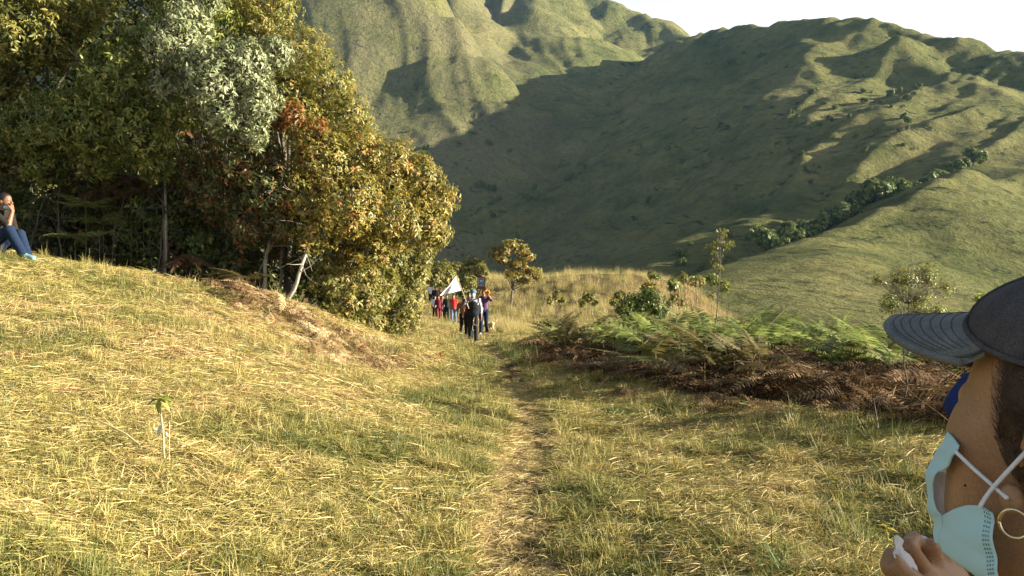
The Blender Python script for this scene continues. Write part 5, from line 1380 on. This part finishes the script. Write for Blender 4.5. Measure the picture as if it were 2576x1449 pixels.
# ------------------------------------------------------------------ the woman close by at the right, and the person beyond her
SK_NEAR = skin_mat('warm_brown_skin', (.37,.225,.12), .45)
def make_woman():
    f = unit(np.array((-.38,.925,0))); l = np.array((-f[1], f[0], 0)); up = np.array((0,0,1.0))
    Cc = np.array((.400,.551,EYE-.100))
    def h(F, L, Z): return Cc + f*F + l*L + up*Z
    R = np.column_stack((f, l, up))
    gx0, gy0 = .45, .50
    root = empty('person', (gx0, gy0, gz(gx0, gy0)), 'woman in a dark cap close by, pale blue mask pulled under her chin', 'person')
    def lk(name, V, F, mat, smooth=True, parent=root, attrs=None): return link(name, mesh_np(name, rel(V, root), F, mat, smooth, attrs), parent)
    B = Blob((.17,.33,EYE-.62), (.74,.93,EYE+.05), .0027)
    # head
    B.egg(h(-.012,0,.022), (.096,.076,.100), .02, R)
    B.egg(h(.036,0,-.02), (.060,.060,.080), .02, R)
    B.egg(h(.050,.040,-.012), (.032,.026,.030), .022, R); B.egg(h(.050,-.040,-.012), (.032,.026,.030), .022, R)
    B.egg(h(.052,.034,-.062), (.036,.030,.036), .025, R); B.egg(h(.052,-.034,-.062), (.036,.030,.036), .025, R)
    B.egg(h(.030,0,-.080), (.060,.054,.045), .025, R); B.egg(h(.074,0,-.098), (.024,.026,.022), .02, R)
    B.egg(h(.080,0,-.062), (.022,.026,.018), .015, R)
    B.limb(h(.080,0,.018), h(.098,0,-.022), .009, .014, .012)
    for q in (-1, 1):
        B.egg(h(.074,q*.032,.022), (.016,.018,.012), .008, R, True)      # eye sockets
        B.egg(h(.070,q*.032,.020), (.013,.014,.013), .004, R)
        # ear: rim, bowl and lobe
        e = [h(.004,q*.074,-.012), h(-.006,q*.079,.016), h(-.024,q*.083,.024), h(-.038,q*.083,.010), h(-.032,q*.080,-.012), h(-.008,q*.077,-.030)]
        B.chain(e, [.005,.005,.0055,.0055,.005,.0065], .004); B.egg(h(-.018,q*.073,-.004), (.016,.007,.024), .006, R); B.egg(h(.010,q*.078,-.037), (.0085,.0065,.011), .006, R)
    # neck, shoulders, both arms, the raised hand
    B.limb(h(-.025,0,-.075), h(-.045,0,-.20), .054, .058, .03)
    nb = h(-.05,0,-.22); B.limb(nb + l*.06, nb + l*.155 - up*.035, .05, .05, .04); B.limb(nb - l*.06, nb - l*.155 - up*.035, .05, .05, .04)
    B.egg(nb - up*.16, (.10,.15,.18), .05, R)
    sL = nb + l*.165 - up*.045; eL = sL - up*.27 - f*.03; wL = eL + f*.05 - up*.24
    B.limb(sL, eL, .045, .037, .03); B.limb(eL, wL, .037, .026, .02)
    sR = nb - l*.165 - up*.045; eR = P(2860,2180,.80); wR = P(2425,1560,.748)
    B.limb(sR, eR, .045, .038, .03); B.limb(eR, wR, .038, .026, .02)
    kn = lambda px, py, Y: P(px, py, Y)
    for q, r_ in (((2334,1452,.735),.0115), ((2358,1443,.744),.0115), ((2382,1443,.752),.011), ((2402,1452,.757),.0105)): B.limb(wR, kn(*q), .020, r_, .012)
    B.limb(wR, kn(2345,1505,.722), .019, .014, .014)
    # index finger arched over to the right, middle and ring beside it, little finger, thumb in front
    B.chain([kn(2334,1452,.735), kn(2284,1377,.722), kn(2299,1357,.735), kn(2310,1372,.744)], [.0092,.0078,.0068,.0060], .003)
    B.chain([kn(2358,1443,.744), kn(2342,1377,.740), kn(2334,1374,.766), kn(2326,1388,.778)], [.0092,.0078,.0068,.0062], .003)
    B.chain([kn(2382,1443,.752), kn(2370,1394,.752), kn(2358,1396,.775), kn(2351,1408,.785)], [.0086,.0074,.0066,.006], .003)
    B.chain([kn(2402,1452,.757), kn(2396,1414,.762), kn(2384,1414,.78), kn(2378,1426,.787)], [.0078,.0066,.006,.0054], .003)
    B.chain([kn(2345,1505,.722), kn(2286,1464,.704), kn(2247,1424,.702), kn(2243,1396,.706)], [.0140,.0112,.0098,.0068], .005)
    body = lk('body', *B.surface(), SK_NEAR)
    def on_skin(px, py, gap=.002):
        d = np.array(((px-1288)/FPX, 1.0, -(py-724.5)/FPX)); t = B.hit((0, 0, EYE), d, .40, .80, 900)
        return None if t is None else np.array((0, 0, EYE)) + d*(t-gap)
    # clothes (below the frame, so that she stands complete)
    BB = Blob((.05,.15,gz(gx0,gy0)-.05), (.95,1.05,EYE-.18), .018)
    BB.egg(nb - up*.16, (.115,.165,.19), .04, R); BB.egg(nb - up*.36, (.115,.15,.22), .05, R)
    BB.limb(nb + l*.05, sL, .058, .062, .03); BB.limb(nb - l*.05, sR, .058, .062, .03)
    BB.limb(sL, sL + (eL-sL)*.75, .06, .055, .03); BB.limb(sR, sR + (eR-sR)*.75, .06, .055, .03)
    BB.keep(nb - up*.0, up); BB.keep((0,0,nb[2]-.56), -up)
    lk('shirt', *BB.surface(), cloth_mat('cream_shirt_cloth', (.55,.55,.42)))
    BB = Blob((.05,.15,gz(gx0,gy0)-.05), (.95,1.05,EYE-.18), .018)
    hip = nb - up*.60
    BB.egg(hip, (.13,.165,.14), .05, R)
    for q in (-1, 1):
        k = hip + l*q*.10 - up*.38; a = np.array((hip[0], hip[1], gz(gx0, gy0)+.07)) + l*q*.10
        BB.limb(hip + l*q*.085, k, .09, .065, .03); BB.limb(k, a, .065, .05, .03)
    BB.keep((0,0,nb[2]-.52), up); lk('trousers', *BB.surface(), C_JEANS)
    for q in (-1, 1):
        a = np.array((hip[0], hip[1], gz(gx0, gy0)+.05)) + l*q*.10; BB = Blob(a-.2, a+.25, .01); BB.limb(a, a+f*.13-up*.015, .045, .036, .02); lk('shoe', *BB.surface(), C_SHOE)
    mole = on_skin(2428, 1221, .0)
    if mole is not None:
        MB = Blob(mole-.004, mole+.004, .0005); MB.egg(mole, (.0010,.0010,.0010), .0); lk('mole', *MB.surface(), EYE_M)
    # hair swept back from the temple under the cap
    HB = Blob((.2,.3,EYE-.30), (.65,.8,EYE+.06), .0035)
    HB.egg(h(-.018,0,.022), (.100,.081,.104), .01, R); HB.egg(h(-.03,.045,-.02), (.045,.030,.042), .02, R); HB.egg(h(-.03,-.045,-.02), (.045,.030,.05), .02, R)
    HB.limb(h(-.085,0,-.03), h(-.10,0,-.17), .05, .03, .03)
    HB.keep(h(.008,0,0), f + .3*up*-1)
    hm = surf_mat('dark_brown_hair', (.045,.027,.014), (.13,.08,.042), 50, .5, 260, .8, .003)
    lk('hair', *HB.surface(), hm)
    r = np.random.default_rng(77); J = Join()
    for k in range(3200):
        s0 = np.array((r.uniform(-.03,.032)-.012*abs(math.sin(k)), 0, r.uniform(-.012,.055)))
        pts = []
        for t in np.linspace(0, 1, 6):
            F = s0[0] - (.012+.05*(k%7)/7)*t - .004*math.sin(3*t+k); Z = s0[2] - (.012+.03*((k*3)%11)/11)*t + .004*math.sin(t*4+k*.37)
            q = max(.0, 1-((F+.018)/.101)**2-((Z-.022)/.105)**2)
            pts.append(h(F, .0815*math.sqrt(q) + .0002 + (.0012*r.uniform())*t, Z))
        V, F_ = tube(pts, np.linspace(.00016,.00009,6), 3, False); J.add(V, F_, r.uniform())
    for k in range(900):      # a loose curl in front of the ear
        rr_ = r.uniform(.003, .021); a0 = r.uniform(0, 6.28); pts = []
        for t in np.linspace(0, 1, 7):
            an = a0 + t*r.uniform(1.6, 2.0); F = .006 + rr_*math.cos(an)*.8 - .004*t; Z = .000 + rr_*math.sin(an)*1.15
            q = max(.0, 1-((F+.018)/.101)**2-((Z-.022)/.105)**2)
            pts.append(h(F, .0815*math.sqrt(q) + .0010 + .0022*math.sin(an*1.7), Z))
        V, F_ = tube(pts, np.linspace(.00016,.0001,7), 3, False); J.add(V, F_, r.uniform())
    tag(link('hair_strands', J.mesh('hair_strands', hm, True, root), root), kind='stuff')
    # cap
    capm, nt, b, out = new_mat('charcoal_cap_twill')
    w = N(nt, 'ShaderNodeTexWave'); w.inputs['Scale'].default_value = 260; w.inputs['Distortion'].default_value = 1.5
    tc = N(nt, 'ShaderNodeTexCoord'); nt.links.new(tc.outputs['Object'], w.inputs['Vector'])
    rr = ramp(nt, [(.3, (.052,.049,.048)), (.7, (.092,.086,.082))], noise_tex(nt, 28, 6, .7)); gr = ramp(nt, [(.3, (.55,.55,.56)), (.7, (1.5,1.45,1.4))], noise_tex(nt, 620, 3, .7)); nt.links.new(mix(nt, rr.outputs[0], gr.outputs[0], .9, 'MULTIPLY'), b.inputs['Base Color'])
    b.inputs['Roughness'].default_value = .95; b.inputs['Specular IOR Level'].default_value = .1; bump(nt, b, w.outputs['Fac'], .12, .0005)
    brimm, nt, b, out = new_mat('grey_brim_twill')
    w = N(nt, 'ShaderNodeTexWave'); w.inputs['Scale'].default_value = 240; w.inputs['Distortion'].default_value = 1.5
    tc = N(nt, 'ShaderNodeTexCoord'); nt.links.new(tc.outputs['Object'], w.inputs['Vector'])
    rr = ramp(nt, [(.3, (.115,.125,.118)), (.7, (.185,.19,.178))], noise_tex(nt, 34, 6, .7)); gr = ramp(nt, [(.3, (.62,.62,.63)), (.7, (1.4,1.4,1.35))], noise_tex(nt, 620, 3, .7)); nt.links.new(mix(nt, rr.outputs[0], gr.outputs[0], .9, 'MULTIPLY'), b.inputs['Base Color'])
    b.inputs['Roughness'].default_value = .95; b.inputs['Specular IOR Level'].default_value = .1; bump(nt, b, w.outputs['Fac'], .12, .0005)
    seam = surf_mat('cap_seam_thread', (.05,.05,.05), (.075,.074,.072), 90, .9)
    rimZ = lambda a: .045 + .037*((1+math.cos(a))/2)**3
    def crown_pt(a, v, g=0.0):
        """a: 0 at the forehead, turning to her left; v 0 rim .. 1 button"""
        prof = math.cos(v*math.pi/2)**1.0
        F = (.090+g)*math.cos(a)*prof - .006 - .010*v; L = (.081+g)*math.sin(a)*prof
        return h(F, L, rimZ(a)*(1-v)**1.5 + (.120+g)*(1-(1-v)**1.5))
    na, nv = 72, 18
    V = [crown_pt(2*math.pi*i/na, .985*j/nv) for j in range(nv+1) for i in range(na)] + [crown_pt(2*math.pi*i/na, .985*j/nv, -.003) for j in range(nv+1) for i in range(na)]
    o = (nv+1)*na; Fq = []
    for j in range(nv):
        for i in range(na):
            i2 = (i+1) % na; Fq += [(j*na+i, j*na+i2, (j+1)*na+i2, (j+1)*na+i), (o+j*na+i, o+(j+1)*na+i, o+(j+1)*na+i2, o+j*na+i2)]
    for i in range(na): i2 = (i+1) % na; Fq.append((i, o+i, o+i2, i2))
    cap = empty('cap', h(0,0,.05)); cap.parent = root; cap.location = [float(x) for x in (h(0,0,.05)-np.array(root.location))]
    off = h(0,0,.05)-np.array(root.location)
    def ck(name, V, F, mat, parent=cap, smooth=True): return link(name, mesh_np(name, rel(V, root)-off, F, mat, smooth), parent)
    bpy.context.view_layer.update()
    crown = ck('crown', np.array(V), np.array(Fq), capm)
    for k in range(6):
        a = math.radians(25 + 60*k)
        Vt, Ft = tube([crown_pt(a, v, .0006) for v in np.linspace(0, .97, 14)], .0011, 6); ck('seam', Vt, Ft, seam)
    Vt, Ft = tube([crown_pt(a, .015, .0012) for a in np.linspace(0, 2*math.pi, 60)], .0022, 6); ck('rim_band', Vt, Ft, capm)
    Bb = Blob(crown_pt(0, 1)-.02, crown_pt(0, 1)+.02, .002); Bb.egg(crown_pt(0, 1), (.007,.007,.004), .0); ck('button', *Bb.surface(), capm)
    def brim_pt(a, t, dz=0.0):
        """a across in radians, t 0 at the crown .. 1 at the rim of the brim"""
        i = crown_pt(a, .0, .001); ext = .082*max(0.0, math.cos(a*math.pi/2/1.15))**.40
        Fi = (i-Cc)@f; Li = (i-Cc)@l; Zi = (i-Cc)[2]
        return h(Fi + ext*t, Li*(1 - .05*t), Zi - .005*t - .003*(Li/.075)**2*math.sin(min(1, t)*math.pi/2) + dz)
    A = np.linspace(-1.13, 1.13, 49); T = np.linspace(0, 1, 13)
    V = [brim_pt(a, t) for t in T for a in A] + [brim_pt(a, t, -.0042) for t in T for a in A]
    n1 = len(A)*len(T); g = grid_faces(len(A), len(T)); Fq = [tuple(x[::-1]) for x in g] + [tuple(x+n1) for x in g]
    m = len(A)
    for i in range(m-1): j = (len(T)-1)*m; Fq.append((j+i, j+i+1, n1+j+i+1, n1+j+i)); Fq.append((i+1, i, n1+i, n1+i+1))
    for j in range(len(T)-1):
        Fq.append((j*m, (j+1)*m, n1+(j+1)*m, n1+j*m)); Fq.append(((j+1)*m+m-1, j*m+m-1, n1+j*m+m-1, n1+(j+1)*m+m-1))
    br = ck('brim', np.array(V), np.array(Fq), brimm)
    Vt, Ft = tube([brim_pt(a, 1.0, -.0027) for a in A], .0034, 6); ck('brim_edge', Vt, Ft, brimm)
    for t in (.18,.31,.44,.57,.70,.82,.92):
        Vt, Ft = tube([brim_pt(a, t, .0003) for a in A[2:-2]], .00032, 4, False); ck('stitch_row', Vt, Ft, seam)
    # mask pulled off the mouth, hanging under the chin
    mm = leaf_mat('pale_blue_mask_cloth', [(0, (.48,.78,.80)), (.5, (.56,.84,.85)), (1, (.62,.86,.84))], trans=.2, rough=.8)
    nt = mm.node_tree; pb = nt.nodes['Principled BSDF']; bump(nt, pb, noise_tex(nt, 160, 4, .7), .3, .0015)
    inm = surf_mat('white_mask_lining', (.62,.62,.66), (.72,.72,.74), 60, .9)
    mk = empty('face_mask', h(.05,.05,-.09)); mk.parent = root; moff = h(.05,.05,-.09)-np.array(root.location); mk.location = [float(x) for x in moff]
    def sheet(name, rows, mat, th=.0012, sub=5, pleat=0.0):
        G = np.array([[P(*p) for p in row] for row in rows]); a, b_ = G.shape[:2]
        ui = np.linspace(0, a-1, (a-1)*sub+1); vi = np.linspace(0, b_-1, (b_-1)*sub+1)
        def cr(Q, t):
            i = np.clip(np.floor(t).astype(int), 0, len(Q)-2); s = (t-i); n = len(Q)
            p0 = Q[np.maximum(i-1, 0)]; p1 = Q[i]; p2 = Q[i+1]; p3 = Q[np.minimum(i+2, n-1)]
            s = s.reshape((-1,)+(1,)*(Q.ndim-1))
            return .5*((2*p1) + (-p0+p2)*s + (2*p0-5*p1+4*p2-p3)*s*s + (-p0+3*p1-3*p2+p3)*s**3)
        G = cr(G, ui); G = np.swapaxes(cr(np.swapaxes(G, 0, 1), vi), 0, 1)
        nn = np.cross(np.gradient(G, axis=1), np.gradient(G, axis=0)); nn = unit(nn)
        wv = fbm(G[..., 0]*70, G[..., 2]*70, 3, 71); G = G + nn*(wv*.0009)[..., None]
        if pleat: G = G + nn*(pleat*np.sin(np.linspace(0, 9, G.shape[0])*1.6))[:, None, None]
        V = np.concatenate((G.reshape(-1, 3), (G+nn*th).reshape(-1, 3))); n = G.shape[0]*G.shape[1]; q = grid_faces(G.shape[1], G.shape[0]); F = np.concatenate((q, q[:, ::-1]+n))
        w_, h_ = G.shape[1], G.shape[0]; E = []
        for i in range(w_-1): E += [(i+1, i, n+i, n+i+1), ((h_-1)*w_+i, (h_-1)*w_+i+1, n+(h_-1)*w_+i+1, n+(h_-1)*w_+i)]
        for j in range(h_-1): E += [(j*w_, (j+1)*w_, n+(j+1)*w_, n+j*w_), ((j+1)*w_+w_-1, j*w_+w_-1, n+j*w_+w_-1, n+(j+1)*w_+w_-1)]
        return link(name, mesh_np(name, rel(V, root)-moff, np.concatenate((F, E)), mat, True, {'tint': np.full(len(V), .5)}), mk), G
    panel, PG = sheet('side_panel', [
        [(2373,1298,.600),(2398,1281,.580),(2431,1271,.562),(2465,1274,.546),(2492,1290,.533)],
        [(2364,1335,.606),(2396,1332,.582),(2430,1331,.562),(2466,1330,.545),(2494,1336,.532)],
        [(2360,1366,.606),(2398,1378,.580),(2434,1386,.560),(2469,1388,.545),(2499,1386,.532)],
        [(2376,1389,.600),(2412,1415,.578),(2448,1434,.560),(2480,1438,.545),(2506,1436,.532)],
        [(2412,1415,.588),(2448,1441,.570),(2476,1470,.558),(2500,1484,.546),(2518,1490,.534)]], mm, pleat=.0005)
    sheet('front_panel', [
        [(2382,1086,.590),(2396,1100,.580),(2408,1119,.570)],
        [(2366,1121,.598),(2384,1124,.584),(2404,1135,.570)],
        [(2350,1144,.606),(2372,1144,.592),(2395,1148,.574)],
        [(2336,1174,.614),(2354,1174,.598),(2378,1174,.582)],
        [(2327,1206,.620),(2336,1198,.608),(2352,1191,.596)],
        [(2334,1245,.622),(2337,1243,.614),(2341,1240,.606)],
        [(2336,1288,.622),(2346,1285,.612),(2356,1284,.604)],
        [(2347,1312,.620),(2358,1305,.610),(2371,1298,.602)],
        [(2346,1338,.620),(2355,1336,.612),(2364,1335,.606)],
        [(2354,1366,.616),(2357,1366,.610),(2360,1366,.606)]], mm)
    sheet('inner_side', [[(2338,1196,.626),(2362,1188,.640),(2384,1186,.650)],[(2337,1243,.628),(2362,1240,.644),(2388,1240,.655)],[(2350,1286,.622),(2370,1286,.640),(2390,1286,.652)],[(2366,1300,.614),(2380,1305,.630),(2394,1310,.642)]], inm)
    for k in range(3):      # printed-in crimp along the edge
        pts = [PG[int(t*(PG.shape[0]-1)), int((.80+.06*k)*(PG.shape[1]-1))] + np.array((-.0004,-.0016,0)) for t in np.linspace(.04, .97, 26)]
        for i in range(0, 25, 1):
            a_ = pts[i]; b2 = a_ + (pts[i+1]-a_)*.42; Vt, Ft = tube([a_, (a_+b2)/2, b2], .00045, 4, False)
            if i == 0: JJ = Join()
            JJ.add(Vt, Ft)
        Vj = np.concatenate(JJ.V); Fj = np.concatenate(JJ.Q)
        tag(link('crimp_row', mesh_np('crimp_row', rel(Vj, root)-moff, Fj, surf_mat('crimp', (.16,.32,.36), (.2,.36,.38), 50)), mk), kind='stuff')
    elastic = surf_mat('white_elastic', (.66,.68,.68), (.78,.79,.78), 400, .9, 700, .5, .0006)
    def strap(pts2, r=.00145):
        pts = []
        for (px, py, Yd) in pts2:
            s = on_skin(px, py, .003); pts.append(P(px, py, min(Yd, s[1]) if s is not None else Yd))
        pts = np.array(pts); tt = np.linspace(0, len(pts)-1, 24); pts = np.column_stack([np.interp(tt, np.arange(len(pts)), pts[:, c]) for c in range(3)])
        k = np.ones(5)/5; ps = pts.copy()
        for c in range(3): ps[2:-2, c] = np.convolve(pts[:, c], k, 'valid')
        Vt, Ft = tube(ps, r, 6); link('ear_loop', mesh_np('ear_loop', rel(Vt, root)-moff, Ft, elastic, True), mk)
    strap([(2402,1134,.570),(2425,1156,.566),(2448,1178,.56),(2472,1199,.553),(2500,1223,.545),(2533,1253,.535)])
    strap([(2464,1277,.545),(2480,1250,.544),(2500,1224,.540),(2525,1197,.533),(2548,1172,.528),(2590,1128,.518)])
    # hoop earring
    gold, nt, b, out = new_mat('earring_metal'); b.inputs['Base Color'].default_value = (.72,.60,.36,1); b.inputs['Metallic'].default_value = 1; b.inputs['Roughness'].default_value = .22
    c = P(2553,1318,.512); a = np.linspace(0, 2*math.pi, 40); ax1 = unit(l*.25 + f*.97); 
    Vt, Ft = tube([c + 0.0088*(math.cos(t)*ax1 + math.sin(t)*up) for t in a], .0013, 6); lk('earring', Vt, Ft, gold)
    # nails on the fingers that show
    nail = surf_mat('finger_nail', (.5,.3,.24), (.6,.38,.3), 80, .3)
    return f, l
def make_napkin():
    m = leaf_mat('napkin_paper', [(0, (.74,.75,.78)), (1, (.8,.8,.82))], trans=.25, rough=.9)
    nt = m.node_tree; bump(nt, nt.nodes['Principled BSDF'], noise_tex(nt, 90, 4, .7), .4, .002)
    rows = [[(2254,1346,.711),(2263,1349,.712),(2274,1360,.716)],[(2250,1364,.708),(2260,1366,.709),(2270,1374,.714)],[(2254,1378,.704),(2264,1380,.706),(2274,1384,.713)],
            [(2246,1390,.700),(2266,1392,.700),(2290,1396,.712)],[(2249,1402,.696),(2276,1408,.698),(2300,1412,.713)],[(2262,1415,.695),(2288,1424,.697),(2308,1428,.714)],[(2284,1430,.696),(2304,1442,.700),(2316,1450,.716)]]
    G = np.array([[P(*p) for p in r] for r in rows]); r = np.random.default_rng(3)
    a, b = G.shape[:2]; ui = np.linspace(0, a-1, 31); vi = np.linspace(0, b-1, 11)
    G = np.stack([np.stack([np.interp(ui, np.arange(a), G[:, k, c]) for k in range(b)], 1) for c in range(3)], -1)
    G = np.stack([np.stack([np.interp(vi, np.arange(b), G[i, :, c]) for i in range(31)], 0) for c in range(3)], -1)
    G = G + r.normal(0, .00015, G.shape)
    root = empty('napkin', G.reshape(-1, 3).mean(0), 'crumpled white paper napkin pinched in the hand of the woman in the cap', 'napkin')
    th = np.array((.0, .0012, .0)); n = 31*11; q = grid_faces(11, 31)
    V = np.concatenate((G.reshape(-1, 3), G.reshape(-1, 3)+th)); link('sheet', mesh_np('sheet', rel(V, root), np.concatenate((q, q[:, ::-1]+n)), m, True, {'tint': np.full(2*n, .5)}), root)
    B = Blob(P(2318,1374,.75)-.03, P(2318,1374,.75)+.03, .0022); B.egg(P(2316,1380,.752), (.008,.006,.012), .003); B.egg(P(2322,1372,.752), (.006,.005,.009), .003); B.egg(P(2312,1392,.75), (.010,.006,.010), .004)
    V, Q = B.surface(); link('crumple', mesh_np('crumple', rel(V, root), Q, m, True, {'tint': np.full(len(V), .5)}), root)
def make_second():
    Y = 1.02; xn = (2422-1288)/FPX*Y
    J = dict(scale=False, hed=(0,-.02,1.50), nek=(0,.06,1.33), che=(0,.10,1.15), bel=(0,.09,.97), pel=(0,.06,.84), sR=(-.17,.11,1.26), sL=(.16,.10,1.26), eL=(.15,-.21,1.13), wL=(.02,-.10,1.03), eR=(-.215,.13,1.0), wR=(-.2,.0,.78),
             hR=(-.09,0,.84), hL=(.09,0,.84))
    rz = -math.radians(78); d = np.array((math.sin(rz), -math.cos(rz)))
    loc = np.array((xn, Y)) - d*.14
    z = gz(*loc); hz = EYE - (1003-724.5)/FPX*Y + .03 - z
    for k in ('hed','nek','che','bel','pel','sR','sL','eL','wL','eR','wR','hR','hL'):
        v = J[k]; J[k] = (v[0], v[1], v[2]*hz/1.50)
    person('person', 'person in a navy blue mask almost hidden behind the woman in the cap', (loc[0], loc[1], z), rz, J, 1.6, SK_TAN, C_OLIVE, .95, C_DKGREY, C_SHOED, 'long', None, C_NAVY, .011)
def make_added_shade_tree():  # unseen tree right of the frame, added only to keep the woman in shade
    tree('added_shade_tree', 'leafy tree added out of view to cast shade on the woman in the cap', (6.6, .6), [(np.array((6.1,.32,3.05)), (.8,.72,.74)), (np.array((6.9,.35,3.35)), (.8,.66,.7)), (np.array((7.6,.3,3.4)), (.7,.6,.6))], M_OLIVE, B_GREY, 1500, 150, .07, None, (.5,.15), shell=.1)
make_added_shade_tree()
make_woman(); make_napkin(); make_second()

# ------------------------------------------------------------------ thin blue air between here and the mountains
def make_haze():
    m = bpy.data.materials.new('thin_air'); m.use_nodes = True; nt = m.node_tree
    for n in list(nt.nodes): nt.nodes.remove(n)
    out = N(nt, 'ShaderNodeOutputMaterial'); v = N(nt, 'ShaderNodeVolumePrincipled')
    v.inputs['Color'].default_value = (.28, .6, 1, 1); v.inputs['Density'].default_value = HAZE; v.inputs['Anisotropy'].default_value = .0
    nt.links.new(v.outputs[0], out.inputs['Volume'])
    LOW = float(min(HZ.min(), GZ.min())) - 1.5
    print('terrain', HZ.min(), GZ.min(), HZ.max())
    lo = np.array((-640, -30, LOW)); hi = np.array((640, 1170, 640.0))
    V = np.array([(x, y, z) for z in (lo[2], hi[2]) for y in (lo[1], hi[1]) for x in (lo[0], hi[0])])
    F = np.array([(0,2,3,1),(4,5,7,6),(0,1,5,4),(2,6,7,3),(0,4,6,2),(1,3,7,5)])
    tag(link('haze', mesh_np('haze', V, F, m)), kind='stuff')
HAZE = .00006
make_haze()
